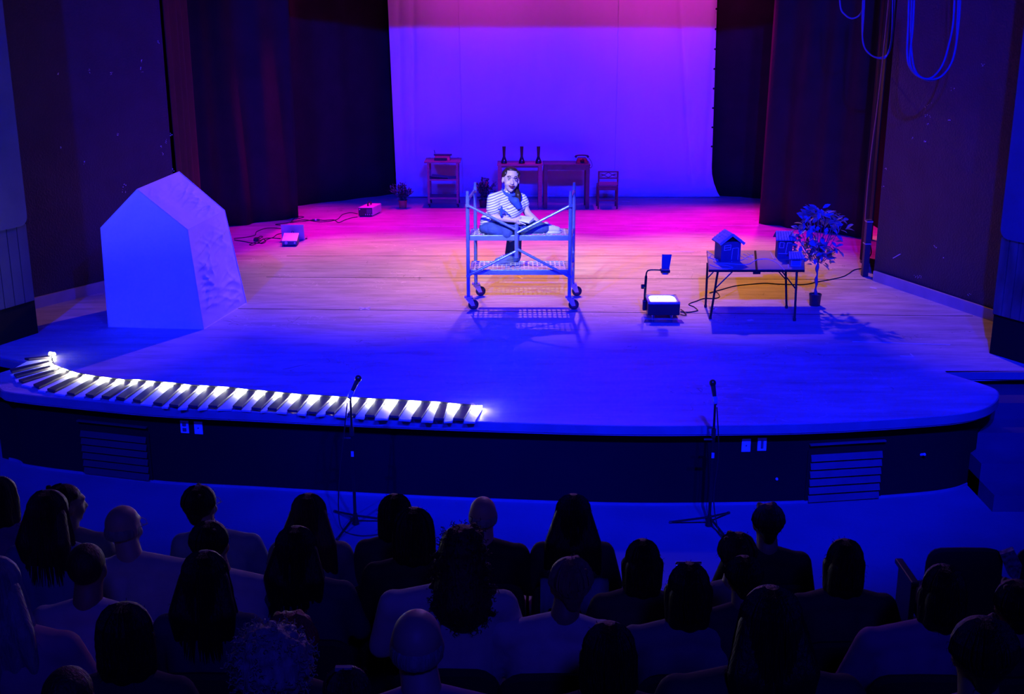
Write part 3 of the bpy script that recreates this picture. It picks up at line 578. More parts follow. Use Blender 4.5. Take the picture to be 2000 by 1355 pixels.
def card_house(c, w, d, h, rh, rot, label, ov=0.03, n=7, face=M_CARD, slant=False, draw='big', gable='y'):
    t = thing('card_house', c, label, 'model house'); cx, cy, cz = c
    cs, sn = math.cos(rot), math.sin(rot)
    def W(x, y, z): return V((cx + x * cs - y * sn, cy + x * sn + y * cs, cz + z))
    if gable == 'y':     # gable faces the audience
        MB().extr([W(-w/2, -d/2, 0), W(w/2, -d/2, 0), W(w/2, -d/2, h), W(-w/2, -d/2, h)], W(0, d, 0) - W(0, 0, 0)).build('body', face, t)
        MB().extr([W(-w/2, -d/2 + 0.03, h), W(w/2, -d/2 + 0.03, h), W(0, -d/2 + 0.03, h + rh)], (W(0, d - 0.06, 0) - W(0, 0, 0))).build('gable', M_BLK, t)
        for s in (-1, 1):
            e = W(s * (w/2 + ov), -d/2 - ov, h - ov * rh / (w/2)); r_ = W(0, -d/2 - ov, h + rh); back = W(0, d + 2*ov, 0) - W(0, 0, 0)
            MB().extr([e, r_, r_ + V((0, 0, 0.008)), e + V((0, 0, 0.008))], back).build('roof_board', M_CARD, t)
            for i in range(n):
                a = e + back * ((i + 0.08) / n); b = r_ + back * ((i + 0.08) / n); wv = back / n * 0.78
                z1 = V((0, 0, 0.009)); z2 = V((0, 0, 0.016))
                MB().hexa([a + z1, a + wv + z1, b + wv + z1, b + z1], [a + z2, a + wv + z2, b + wv + z2, b + z2]).build('tile_strip', M_TILE, t)
            mbx = MB()
            for j in range(1, 5):
                p = e.lerp(r_, j / 5) + V((0, 0, 0.018)); mbx.bar(p, p + back, 0.006, 0.005)
            mbx.build('tile_batten', M_TILE, t)
            MB().bar(e + V((0, 0, 0.004)), r_ + V((0, 0, 0.004)), 0.014, 0.03).build('barge_board', M_TILE, t)
    else:                # roof slope faces the audience
        MB().extr([W(-w/2, -d/2, 0), W(w/2, -d/2, 0), W(w/2, -d/2, h), W(-w/2, -d/2, h)], W(0, d, 0) - W(0, 0, 0)).build('body', face, t)
        e0 = W(-w/2 - ov, -d/2 - ov, h - 0.005); e1 = W(w/2 + ov, -d/2 - ov, h - 0.005); r0 = W(-w/2 - ov*.5, d*0.3, h + rh); r1 = W(w/2 + ov*.5, d*0.3, h + rh); k0 = W(-w/2 - ov, d/2 + ov, h); k1 = W(w/2 + ov, d/2 + ov, h)
        up = V((0, 0, 0.008))
        MB().hexa([e0, e1, r1, r0], [e0 + up, e1 + up, r1 + up, r0 + up]).build('roof_board', M_CARD, t)
        MB().hexa([r0, r1, k1, k0], [r0 + up, r1 + up, k1 + up, k0 + up]).build('roof_board', M_CARD, t)
        for i in range(n):
            f0, f1 = (i + 0.1) / n, (i + 0.85) / n; q = [e0.lerp(e1, f0), e0.lerp(e1, f1), r0.lerp(r1, f1), r0.lerp(r1, f0)]
            MB().hexa([p + up for p in q], [p + up * 2 for p in q]).build('tile_strip', M_TILE, t)
    # chalk outlines on the front
    fy = -d/2 - 0.003; ln = MB()
    def line(pts):
        for a, b in zip(pts, pts[1:]): ln.bar(W(a[0]*w, fy, a[1]*h), W(b[0]*w, fy, b[1]*h), 0.005, 0.005)
    if draw == 'big':
        line([(-0.35, 0.58), (-0.34, 0.82), (-0.02, 0.86), (-0.02, 0.62), (-0.35, 0.58)]); line([(-0.35, 0.70), (-0.02, 0.74)])
        line([(0.04, 0.12), (0.08, 0.68), (0.38, 0.70), (0.37, 0.10)])
    elif draw == 'mid':
        line([(-0.38, 0.6), (-0.36, 0.9), (-0.08, 0.88), (-0.1, 0.6), (-0.38, 0.6)]); line([(0.05, 0.3), (0.14, 0.88), (0.42, 0.86)]); line([(-0.42, 0.3), (0.42, 0.28)])
    else: line([(-0.44, 0.1), (-0.44, 0.85), (0, 1.0), (0.44, 0.85), (0.44, 0.1), (-0.44, 0.1)])
    ln.build('chalk_drawing', M_CHALK, t)
    return t
zt = 0.541
p = G(1421, 508, zt); card_house((p.x + 0.0, p.y + 0.03, zt), 0.225, 0.24, 0.225, 0.085, math.radians(8), 'large card house with tiled gable roof and chalk door, left half of table', n=7)
p = G(1531, 504, zt); card_house((p.x, p.y + 0.03, zt), 0.165, 0.15, 0.215, 0.07, math.radians(-3), 'medium card house with striped lean roof on the right half of the table', n=7, draw='mid', gable='x')
p = G(1553.5, 519, zt); card_house((p.x, p.y + 0.02, zt), 0.115, 0.10, 0.085, 0.05, math.radians(-2), 'smallest card house with arched striped roof at the right front table corner', n=6, draw='small', gable='x', face=mat('light_blue_card', (0.16, 0.26, 0.42), 0.8))
# white string map laid on the table
E_ = lambda x, y: G(1370 + x / 9.09, 430 + y / 9.09, 0.5445)
mp_ = MB()
for pts in ([(100, 550), (180, 600), (270, 650), (300, 660)], [(110, 650), (220, 690), (330, 710), (470, 720), (600, 715), (720, 705), (800, 660), (920, 610)], [(250, 760), (420, 765), (640, 780), (790, 785), (880, 760), (940, 710)], [(940, 720), (1010, 695), (1150, 685), (1250, 710), (1350, 760), (1410, 820), (1470, 880)],
            [(1225, 570), (1260, 640), (1290, 690), (1320, 690)], [(150, 790), (240, 825), (360, 855), (470, 860), (560, 840)], [(250, 765), (300, 785), (430, 800), (545, 830)], [(170, 610), (130, 670)], [(270, 640), (215, 730)], [(660, 610), (820, 695)], [(745, 595), (890, 670)], [(815, 580), (920, 655)], [(340, 655), (380, 712)], [(460, 660), (540, 735)], [(560, 655), (640, 720)], [(1540, 730), (1545, 840)]):
    mp_.tube(smoothpts([E_(*q) for q in pts], 4), 0.0042, 5)
put(mp_, 'string_map', M_CHALK, 'thin white string laid out as roads and railway lines across the table top', 'string map')
# ------------------------------------------------------------------ overhead projector
M_FR = M_CHROME
ph = 0.165
a, b = G(1263, 626, 0.0), G(1329, 626, 0.0); px0, px1, py0 = a.x + 0.012, b.x - 0.008, a.y + 0.015; py1 = py0 + 0.36
op = thing('overhead_projector', ((px0 + px1) / 2, (py0 + py1) / 2, 0), 'overhead projector with glowing glass top and raised head on a bent arm', 'projector')
cx, cy = (px0 + px1) / 2, (py0 + py1) / 2; pw, pd = px1 - px0, py1 - py0
MB().box((cx, cy, 0.055 + 0.065), (pw, pd, 0.13)).build('housing', M_BLK, op, bevel=0.006)
fr = MB()
for s in (-1, 1): fr.box((cx + s * (pw / 2 - 0.014), cy, 0.193), (0.028, pd, 0.018)); fr.box((cx, cy + s * (pd / 2 - 0.014), 0.193), (pw, 0.028, 0.018))
fr.build('stage_frame', M_GREY, op, bevel=0.002)
gl = []
for k in range(28):
    t_ = 2 * math.pi * k / 28; ex = 4.0; cxx = math.copysign(abs(math.cos(t_)) ** (2 / ex), math.cos(t_)); syy = math.copysign(abs(math.sin(t_)) ** (2 / ex), math.sin(t_)); gl.append((cx + cxx * (pw / 2 - 0.03), cy + syy * (pd / 2 - 0.03)))
MB().prism(gl, 0.184, 0.196).build('glass', M_GLASS, op)
for dx, dy, r_ in ((-0.05, 0.03, 0.006), (0.01, 0.10, 0.004), (0.05, -0.02, 0.005), (0.09, 0.09, 0.004), (0.02, 0.12, 0.004)): MB().lathe([(r_, 0), (r_, 0.004)], (cx + dx, cy + dy, 0.197), 8).build('token', M_VENT, op)
for sx in (-0.11, 0.09): MB().lathe([(0.014, 0), (0.017, 0.055)], (cx + sx, py0 + 0.05, 0.0), 12).build('foot', M_CHROME, op)
for sx in (-0.11, 0.09): MB().lathe([(0.014, 0), (0.017, 0.055)], (cx + sx, py1 - 0.05, 0.0), 12).build('foot', M_CHROME, op)
ay = cy + 0.02; ax = px0 - 0.018
MB().box((ax - 0.002, ay, 0.12), (0.035, 0.06, 0.11)).build('arm_bracket', M_BLK, op, bevel=0.004)
q = [(ax, ay, 0.08), (ax + 0.004, ay, 0.25), (ax + 0.008, ay, 0.42), (ax + 0.015, ay, 0.49), (ax + 0.05, ay, 0.515), (ax + 0.17, ay, 0.515)]
MB().tube(smoothpts(q, 5), [0.014] * 12 + [0.008] * 14, 8).build('arm', M_BLKM, op, smooth=True)
MB().lathe([(0.022, 0), (0.026, 0.012), (0.026, 0.035), (0.02, 0.04)], (ax - 0.002, ay, 0.33), 14, (-1, 0, 0)).build('knob', M_BLK, op)
hx = ax + 0.215
MB().box((hx, ay, 0.508), (0.10, 0.09, 0.035)).build('lens_head', M_BLK, op, bevel=0.006)
MB().lathe([(0.04, 0), (0.04, 0.02)], (hx, ay, 0.472), 18).build('lens', M_CHROME, op)
m0 = V((hx + 0.003, ay - 0.035, 0.53)); up = V((0.012, 0.05, 0.155)); sx = V((0.045, 0, 0)); wd = V((0.008, 0, 0))
MB().hexa([m0 - sx, m0 + sx - wd, m0 + sx - wd + V((0, 0.006, 0)), m0 - sx + V((0, 0.006, 0))], [m0 - sx + up - wd, m0 + sx + up + wd, m0 + sx + up + wd + V((0, 0.006, 0)), m0 - sx + up - wd + V((0, 0.006, 0))]).build('mirror', M_BLK, op)
rag = MB()
put(MB().hexa([(px0 - 0.05, py0 - 0.10, 0.0), (px1 + 0.03, py0 - 0.13, 0.0), (px1 + 0.02, py0 + 0.0, 0.0), (px0 - 0.03, py0 + 0.01, 0.0)], [(px0 - 0.05, py0 - 0.10, 0.006), (px1 + 0.03, py0 - 0.13, 0.006), (px1 + 0.02, py0, 0.006), (px0 - 0.03, py0 + 0.01, 0.006)]), 'plastic_sheet', mat('glossy_blue_film', (0.05, 0.06, 0.16), 0.15), 'crumpled glossy plastic sheet on the floor in front of the overhead projector', 'plastic sheet')
# ------------------------------------------------------------------ leafy artificial tree
tc_ = G(1591, 596, 0.0); tc_ = V((tc_.x, tc_.y, 0))
tr = thing('leafy_tree', tuple(tc_), 'artificial leafy tree with a twisted trunk in a black pot beside the table', 'tree')
prof = [(0.060, 0), (0.066, 0.10), (0.072, 0.135), (0.066, 0.135), (0.06, 0.11)]
MB().lathe(prof, tc_, 24).build('pot', M_POT, tr)
MB().lathe([(0.062, 0.0), (0.062, 0.012)], tc_ + V((0, 0, 0.102)), 20).build('soil', mat('grey_moss', (0.3, 0.3, 0.32), 0.9), tr)
rs = []; pts = []
for k in range(25):
    z = 0.10 + k * 0.0185; pts.append(tc_ + V((0.004 * math.sin(k), 0, z))); rs.append(0.015 + 0.006 * math.sin(k * 0.78))
MB().tube(pts, rs, 10).build('trunk', M_BARK, tr, smooth=True)
br = MB(); leafpos = []
cen = tc_ + V((0.0, 0, 0.80))
random.seed(11)
for k in range(30):
    a = random.uniform(0, 2 * math.pi); rr = random.uniform(0.10, 0.27); zz = random.uniform(0.55, 1.10)
    sh = 1 - abs(zz - 0.84) / 0.34; end = tc_ + V((math.cos(a) * rr * (0.35 + sh * 0.85), math.sin(a) * rr * (0.35 + sh * 0.8), zz))
    br.tube(smoothpts([tc_ + V((0, 0, 0.52)), tc_.lerp(end, 0.4) + V((0, 0, 0.36 - 0.1)), end], 4), 0.0035, 5)
    leafpos += [tc_.lerp(end, 0.6) + V((random.gauss(0, .03), random.gauss(0, .03), 0.30 + (zz - .55) * 0.3)) for _ in range(3)] + [end + V((random.gauss(0, .035), random.gauss(0, .035), random.gauss(0, .035))) for _ in range(6)]
for z_, xs in ((0.47, (-0.06, 0.07)), (0.53, (-0.13, 0.10, 0.05)), (0.50, (0.13, -0.03))):
    for x_ in xs: leafpos.append(tc_ + V((x_, random.uniform(-.05, .05), z_)))
br.build('branches', M_BARK, tr)
def leaf_mesh(L, W):
    vs = [(0, 0, 0)]; fs = []
    prof = [(0.2, 0.6), (0.45, 1.0), (0.72, 0.7)]
    for t, w_ in prof: vs += [(-W * w_ / 2, L * t, 0.10 * L * math.sin(t * 3)), (0, L * t, 0.06 * L * math.sin(t * 3) - 0.004), (W * w_ / 2, L * t, 0.10 * L * math.sin(t * 3))]
    vs.append((0, L, -0.02 * L))
    fs = [(0, 2, 1), (0, 3, 2), (1, 2, 5, 4), (2, 3, 6, 5), (4, 5, 8, 7), (5, 6, 9, 8), (7, 8, 10), (8, 9, 10)]
    me = bpy.data.meshes.new('leaf'); me.from_pydata(vs, [], fs); me.materials.append(M_LEAF)
    for p in me.polygons: p.use_smooth = True
    return me
LM = [leaf_mesh(0.105, 0.052), leaf_mesh(0.09, 0.048), leaf_mesh(0.115, 0.050)]
from mathutils import Euler
for i, p in enumerate(leafpos):
    o = bpy.data.objects.new('leaf', random.choice(LM)); C.objects.link(o); o.parent = tr; o.location = p - tc_
    out = (p - cen); a = math.atan2(out.y, out.x) - math.pi / 2
    o.rotation_euler = Euler((random.uniform(-1.2, 0.9), random.uniform(-0.8, 0.8), a + random.gauss(0, 0.7)))
# ------------------------------------------------------------------ small potted plants
def small_plant(base, hgt, wid, n, pot, label, lean=(0, 0), potm=M_TERRA, seed=1, potr=0.055, poth=0.11):
    random.seed(seed); base = V(base)
    t = thing('potted_plant', tuple(base), label, 'plant')
    MB().lathe([(potr * 0.85, 0), (potr, poth), (potr * 1.06, poth), (potr * 1.06, poth * 0.84)], base, 18).build('pot', potm, t)
    st = MB(); lf = MB()
    for k in range(n):
        a = random.uniform(0, 6.28); r = random.uniform(0.2, 1) * wid; z = hgt * random.uniform(0.45, 1.0)
        end = base + V((math.cos(a) * r + lean[0], math.sin(a) * r * 0.8 + lean[1], poth + z * (1 - 0.35 * r / wid)))
        path = smoothpts([base + V((0, 0, poth * 0.7)), base.lerp(end, 0.45) + V((0, 0, hgt * 0.22)), end], 4); st.tube(path, 0.003, 4)
        for q in path[2:]:
            for _ in range(3):
                d = V((random.gauss(0, 1), random.gauss(0, 1), random.gauss(0.3, 0.8))).normalized() * random.uniform(0.045, 0.075); u = d.cross(V((0, 0, 1))).normalized() * 0.015
                q2 = q + V((random.gauss(0, .015), random.gauss(0, .015), 0))
                lf.add([q2, q2 + d * 0.5 + u, q2 + d, q2 + d * 0.5 - u + V((0, 0, 0.003))], [(0, 1, 2, 3)])
    st.build('stems', M_BARK, t); tag(lf.build('foliage', M_LEAF2, t), kind='stuff')
    return t
b_ = G(787, 406); small_plant((b_.x, b_.y, 0), 0.36, 0.20, 26, True, 'leafy plant in a terracotta pot at the left foot of the backdrop', (-0.04, 0.0), seed=4, potr=0.07, poth=0.13)
b_ = G(945, 404); small_plant((b_.x, b_.y, 0), 0.46, 0.17, 34, True, 'bushy dark plant in a black pot behind the scaffold', (0.02, 0), M_POT, seed=5, potr=0.08, poth=0.12)
# ------------------------------------------------------------------ trolley and what stands on it
a = G(838, 404); b = G(894, 404); ty0 = a.y; ty1 = ty0 + 0.42; x0, x1 = a.x, b.x
tro = thing('wooden_trolley', ((x0 + x1) / 2, (ty0 + ty1) / 2, 0), 'three-tier reddish wooden trolley on small black casters before the backdrop', 'trolley')
def zof(y_px, Y): return P(870, y_px, Y).z
ztop = zof(314, ty0)
for x in (x0, x1):
    for y in (ty0, ty1):
        MB().box((x, y, (ztop - 0.03 + 0.05) / 2 + 0.02), (0.036, 0.036, ztop - 0.06)).build('leg', M_WOOD, tro)
        cs = MB().box((x, y, 0.045), (0.03, 0.03, 0.03)).build('caster', M_BLK, tro); MB().lathe([(0.025, -0.012), (0.025, 0.012)], (x + 0.01, y, 0.025), 14, (1, 0, 0)).build('wheel', M_RUB, cs)
MB().box(((x0 + x1) / 2 - 0.005, (ty0 + ty1) / 2, ztop - 0.02), (x1 - x0 + 0.12, ty1 - ty0 + 0.10, 0.028)).build('top_board', M_WOOD, tro, bevel=0.003)
zs1 = zof(350, ty0); zs2 = zof(386, ty0)
for z in (zs1, zs2):
    MB().box(((x0 + x1) / 2, (ty0 + ty1) / 2, z - 0.01), (x1 - x0 + 0.02, ty1 - ty0, 0.012)).build('shelf', M_WOODD, tro)
    MB().box(((x0 + x1) / 2, ty0 - 0.005, z - 0.008), (x1 - x0, 0.02, 0.03)).build('shelf_lip', M_WOOD, tro)
put(MB().hexa([((x0 + x1) / 2 - 0.20, ty0 + 0.06, zs1 - 0.004), ((x0 + x1) / 2 + 0.08, ty0 + 0.05, zs1 - 0.004), ((x0 + x1) / 2 + 0.05, ty0 + 0.32, zs1 - 0.004), ((x0 + x1) / 2 - 0.20, ty0 + 0.34, zs1 - 0.004)], [((x0 + x1) / 2 - 0.20, ty0 + 0.06, zs1 + 0.035), ((x0 + x1) / 2 + 0.08, ty0 + 0.05, zs1 + 0.018), ((x0 + x1) / 2 + 0.05, ty0 + 0.32, zs1 + 0.018), ((x0 + x1) / 2 - 0.20, ty0 + 0.34, zs1 + 0.04)]), 'folder', M_BLK, 'dark flat folder lying on the middle shelf of the trolley', 'folder')
ty = thing('typewriter', ((x0 + x1) / 2, ty0 + 0.2, ztop - 0.006), 'small red-rimmed typewriter on top of the wooden trolley', 'typewriter')
tx0, tx1, tz = x0 + 0.09, x1 - 0.12, ztop - 0.006
MB().hexa([(tx0, ty0 + 0.05, tz), (tx1, ty0 + 0.05, tz), (tx1, ty0 + 0.33, tz), (tx0, ty0 + 0.33, tz)], [(tx0 + 0.01, ty0 + 0.10, tz + 0.05), (tx1 - 0.01, ty0 + 0.10, tz + 0.05), (tx1 - 0.01, ty0 + 0.33, tz + 0.07), (tx0 + 0.01, ty0 + 0.33, tz + 0.07)]).build('body', M_WOOD, ty, bevel=0.008)
MB().box(((tx0 + tx1) / 2 - 0.02, ty0 + 0.065, tz + 0.03), (tx1 - tx0 - 0.06, 0.04, 0.035)).build('front_recess', M_BLK, ty)
MB().tube([(tx0 - 0.01, ty0 + 0.27, tz + 0.075), (tx1 + 0.02, ty0 + 0.27, tz + 0.075)], 0.015, 12).build('platen', M_BLK, ty)
MB().tube([(tx0 + 0.01, ty0 + 0.24, tz + 0.10), (tx0 - 0.0, ty0 + 0.2, tz + 0.16)], 0.005, 6).build('return_lever', M_BLKM, ty)
# ------------------------------------------------------------------ desks
def desk(xa, xb, label, legm, topm, apron):
    y0 = G(1000, 408).y; y1 = y0 + 0.46; zt_ = 0.745
    t = thing('wooden_desk', ((xa + xb) / 2, (y0 + y1) / 2, 0), label, 'desk')
    for x in (xa + 0.035, xb - 0.035):
        for y in (y0 + 0.03, y1 - 0.03): MB().box((x, y, (zt_ - 0.03) / 2), (0.062, 0.055, zt_ - 0.03)).build('leg', legm, t, bevel=0.003)
    MB().box(((xa + xb) / 2, (y0 + y1) / 2, zt_ - 0.014), (xb - xa + 0.01, y1 - y0 + 0.02, 0.028)).build('top', topm, t, bevel=0.003)
    for y in (y0 + 0.02, y1 - 0.02): MB().box(((xa + xb) / 2, y, zt_ - 0.028 - apron / 2), (xb - xa - 0.08, 0.02, apron)).build('apron', M_WOODD, t)
    for x in (xa + 0.03, xb - 0.03): MB().box((x, (y0 + y1) / 2, zt_ - 0.028 - apron / 2), (0.02, y1 - y0 - 0.08, apron)).build('apron', M_WOODD, t)
    return t, y0, y1, zt_
xa = G(972, 408).x; xm = G(1060, 408).x; xb = G(1151, 408).x
desk(xa, xm - 0.01, 'red-topped wooden desk carrying the three black lamps', M_WOOD, M_WOOD, 0.03)
_, dy0, dy1, dz = desk(xm + 0.01, xb, 'dark-aproned wooden desk carrying the telephone', M_WOODD, M_WOODD, 0.07)
for i, (px, lab) in enumerate(((984.5, 'leftmost of three tall black bottle-shaped lamps on the left desk'), (1019, 'middle one of three tall black bottle-shaped lamps on the left desk'), (1051.5, 'rightmost of three tall black bottle-shaped lamps on the left desk'))):
    p = G(px, 319, dz); y = min(max(p.y, dy0 + 0.1), dy1 - 0.1); c = (P(px, 319, y).x, y, dz)
    t = thing('tall_lamp', c, lab, 'lamp', 'black lamps on the left desk')
    MB().lathe([(0.050, 0), (0.052, 0.012), (0.046, 0.045), (0.030, 0.085), (0.022, 0.11)], c, 20).build('base', M_BLK, t, smooth=False)
    MB().lathe([(0.021, 0.105), (0.023, 0.16), (0.029, 0.275), (0.031, 0.28), (0.027, 0.28)], c, 18).build('tube', M_BLK, t)
    MB().lathe([(0.010, 0), (0.007, 0.004)], V(c) + V((0.006, -0.042, 0.055)), 10, (0, -1, 0.2)).build('button', M_GREY, t)
p = (G(1137, 319, dz).x, dy0 + 0.2, dz)
te = thing('telephone', p, 'black rounded telephone with a curled cord on the right desk', 'telephone')
X, Y, Z = p
MB().hexa([(X - 0.11, Y - 0.10, Z), (X + 0.11, Y - 0.10, Z), (X + 0.10, Y + 0.09, Z), (X - 0.10, Y + 0.09, Z)], [(X - 0.08, Y - 0.03, Z + 0.075), (X + 0.08, Y - 0.03, Z + 0.075), (X + 0.07, Y + 0.07, Z + 0.085), (X - 0.07, Y + 0.07, Z + 0.085)]).build('base', M_BLK, te, bevel=0.012)
MB().tube(smoothpts([(X - 0.11, Y + 0.03, Z + 0.085), (X - 0.08, Y + 0.03, Z + 0.115), (X, Y + 0.03, Z + 0.122), (X + 0.08, Y + 0.03, Z + 0.115), (X + 0.11, Y + 0.03, Z + 0.085)], 4), [0.02] * 4 + [0.013] * 9 + [0.02] * 4, 10).build('handset', M_BLK, te, smooth=True)
MB().lathe([(0.035, 0), (0.035, 0.008), (0.02, 0.012)], (X, Y - 0.07, Z + 0.045), 18, (0, -0.75, 0.65)).build('dial', M_BLKM, te)
MB().tube(smoothpts([(X + 0.11, Y + 0.02, Z + 0.08), (X + 0.15, Y - 0.02, Z + 0.03), (X + 0.16, Y - 0.19, Z - 0.02), (X + 0.13, Y - 0.225, Z - 0.06), (X + 0.11, Y - 0.225, Z - 0.01)], 6), 0.004, 6).build('cord', M_CABLE, te)
# ------------------------------------------------------------------ small chair
a = G(1167, 408); b = G(1205, 408); cx0, cx1, cy0 = a.x + 0.01, b.x, a.y; cy1 = cy0 + 0.33
ch = thing('wooden_chair', ((cx0 + cx1) / 2, (cy0 + cy1) / 2, 0), 'small dark wooden chair with a diamond lattice back right of the desks', 'chair')
zb = P(1187, 334, cy0 + 0.02).z; zs = 0.36
for x in (cx0, cx1):
    MB().bar((x, cy1 - 0.02, 0), (x, cy1 - 0.02, zs), 0.026, 0.026).build('leg', M_WOODD, ch)
    MB().tube([(x, cy0, 0), (x, cy0 + 0.015, zs), (x, cy0 + 0.0, zb)], 0.014, 6).build('leg', M_WOODD, ch)
MB().box(((cx0 + cx1) / 2, (cy0 + cy1) / 2 + 0.01, zs + 0.01), (cx1 - cx0 + 0.02, cy1 - cy0 + 0.02, 0.03)).build('seat', M_WOODD, ch, bevel=0.006)
MB().box(((cx0 + cx1) / 2, cy0 + 0.02, zs - 0.025), (cx1 - cx0, 0.016, 0.045)).build('apron', M_WOODD, ch)
MB().box(((cx0 + cx1) / 2, cy0 + 0.01, 0.14), (cx1 - cx0, 0.018, 0.022)).build('stretcher', M_WOODD, ch)
for z in (zb - 0.01, zb - 0.115): MB().box(((cx0 + cx1) / 2, cy0 + 0.002, z), (cx1 - cx0 + 0.02, 0.018, 0.024)).build('back_rail', M_WOODD, ch)
MB().box(((cx0 + cx1) / 2, cy0 + 0.008, zs + 0.07), (cx1 - cx0, 0.018, 0.05)).build('back_rail', M_WOOD, ch)
lt = MB(); mx_ = (cx0 + cx1) / 2; mz = zb - 0.062; hw = (cx1 - cx0) / 2 - 0.01
for s in (-1, 1):
    lt.bar((mx_ - 0.07, cy0, mz), (mx_, cy0, mz + s * 0.042), 0.012, 0.010, (0, 1, 0)); lt.bar((mx_ + 0.07, cy0, mz), (mx_, cy0, mz + s * 0.042), 0.012, 0.010, (0, 1, 0))
    lt.bar((mx_ + s * 0.07, cy0, mz), (mx_ + s * hw, cy0, mz), 0.012, 0.010, (0, 1, 0)); lt.bar((mx_ + s * hw, cy0, mz + 0.03), (mx_ + s * 0.06, cy0, mz), 0.010, 0.008, (0, 1, 0)); lt.bar((mx_ + s * hw, cy0, mz - 0.03), (mx_ + s * 0.06, cy0, mz), 0.010, 0.008, (0, 1, 0))
lt.build('lattice', M_WOODD, ch)
# ------------------------------------------------------------------ laptop, small projector, lighting box and their cables
a = G(551, 469); b = G(597, 467)
lp = thing('laptop', ((a.x + b.x) / 2, a.y + 0.0, 0), 'open silver laptop on the floor with its lid towards the audience', 'laptop')
Lw = b.x - a.x; lx = (a.x + b.x) / 2; ly = a.y
MB().box((lx, ly + 0.125, 0.011), (Lw, 0.24, 0.018)).build('base', M_GREY, lp, bevel=0.003)
MB().hexa([(lx - Lw/2, ly, 0.015), (lx + Lw/2, ly, 0.015), (lx + Lw/2, ly + 0.007, 0.015), (lx - Lw/2, ly + 0.007, 0.015)], [(lx - Lw/2, ly - 0.05, 0.235), (lx + Lw/2, ly - 0.05, 0.235), (lx + Lw/2, ly - 0.043, 0.237), (lx - Lw/2, ly - 0.043, 0.237)]).build('lid', M_GREY, lp, bevel=0.002)
nrm = V((0, -0.975, -0.22)); lc = V((lx, ly - 0.031, 0.125))
MB().tube([lc + V((0.017 * math.cos(t_), 0, 0)) + V((0, -0.22, 0.975)) * 0.017 * math.sin(t_) for t_ in [k * math.pi / 8 for k in range(16)]], 0.003, 5, closed=True).build('emblem', M_BLK, lp)
MB().box((lx + Lw/2 + 0.012, ly + 0.06, 0.012), (0.03, 0.02, 0.012)).build('plug', M_BLK, lp)
mx0 = G(552, 480).x; mx1 = G(581, 480).x; my = G(566, 481).y
mp2_ = thing('small_projector', ((mx0 + mx1) / 2, my + 0.1, 0), 'small pale video projector on the floor in front of the laptop', 'projector')
MB().hexa([(mx0, my, 0.014), (mx1, my, 0.014), (mx1 - 0.01, my + 0.25, 0.014), (mx0 - 0.01, my + 0.25, 0.014)], [(mx0, my, 0.072), (mx1, my, 0.072), (mx1 - 0.01, my + 0.25, 0.135), (mx0 - 0.01, my + 0.25, 0.135)]).build('housing', M_CARD, mp2_, bevel=0.006)
MB().hexa([(mx0 - 0.003, my - 0.003, 0.0725), (mx1 + 0.003, my - 0.003, 0.0725), (mx1 - 0.008, my + 0.254, 0.1355), (mx0 - 0.013, my + 0.254, 0.1355)], [(mx0 - 0.003, my - 0.003, 0.082), (mx1 + 0.003, my - 0.003, 0.082), (mx1 - 0.008, my + 0.254, 0.146), (mx0 - 0.013, my + 0.254, 0.146)]).build('top_shell', M_PALE, mp2_, bevel=0.002)
MB().lathe([(0.022, 0), (0.022, 0.012)], (mx0 + 0.06, my + 0.002, 0.05), 16, (0, -1, 0)).build('lens', M_GREY, mp2_)
MB().lathe([(0.014, 0), (0.014, 0.008)], (mx1 - 0.03, my + 0.002, 0.05), 14, (0, -1, 0)).build('sensor', M_GREY, mp2_)
for sx in (mx0 + 0.03, mx1 - 0.03): 
    for sy in (0.03, 0.22): MB().lathe([(0.01, 0), (0.01, 0.016)], (sx, my + sy, 0), 10).build('foot', M_BLK, mp2_)
a = G(700, 423); b = G(728, 423); ax0, ax1, ay0 = a.x, b.x, a.y
bx_ = thing('dimmer_box', ((ax0 + ax1) / 2, ay0 + 0.2, 0), 'pink-lit cream metal box with dark control front and top handle beside the left curtain', 'dimmer box')
sk = 0.10; dp = 0.42; hh = 0.15
MB().hexa([(ax0, ay0, 0.012), (ax1, ay0, 0.012), (ax1 + sk, ay0 + dp, 0.012), (ax0 + sk, ay0 + dp, 0.012)], [(ax0, ay0, hh), (ax1, ay0, hh), (ax1 + sk, ay0 + dp, hh), (ax0 + sk, ay0 + dp, hh)]).build('case', M_CREAM, bx_, bevel=0.012)
MB().box(((ax0 + ax1) / 2, ay0 - 0.003, 0.08), (ax1 - ax0 - 0.01, 0.012, 0.125)).build('front_panel', M_BLK, bx_, bevel=0.003)
MB().box(((ax0 + ax1) / 2 + 0.06, ay0 - 0.012, 0.09), (0.08, 0.008, 0.07)).build('meter', M_VENT, bx_)
for k in range(4): MB().box((ax0 + 0.12 + k * 0.033, ay0 - 0.012, 0.035), (0.012, 0.01, 0.02)).build('switch', M_GREY, bx_)
MB().lathe([(0.010, 0), (0.010, 0.01)], (ax0 + 0.025, ay0 - 0.01, 0.12), 10, (0, -1, 0)).build('knob', M_GREY, bx_)
MB().tube(smoothpts([((ax0 + ax1) / 2 + 0.03, ay0 + 0.12, hh), ((ax0 + ax1) / 2 + 0.03, ay0 + 0.14, hh + 0.05), ((ax0 + ax1) / 2 + 0.06, ay0 + 0.26, hh + 0.05), ((ax0 + ax1) / 2 + 0.06, ay0 + 0.28, hh)], 4), 0.012, 8).build('handle', M_BLK, bx_)
for xx, yy in ((ax0 + 0.03, ay0 + 0.03), (ax1 - 0.03, ay0 + 0.03), (ax1 + sk - 0.04, ay0 + dp - 0.04), (ax0 + sk + 0.03, ay0 + dp - 0.04)): MB().lathe([(0.012, 0), (0.012, 0.014)], (xx, yy, 0), 8).build('foot', M_RUB, bx_)
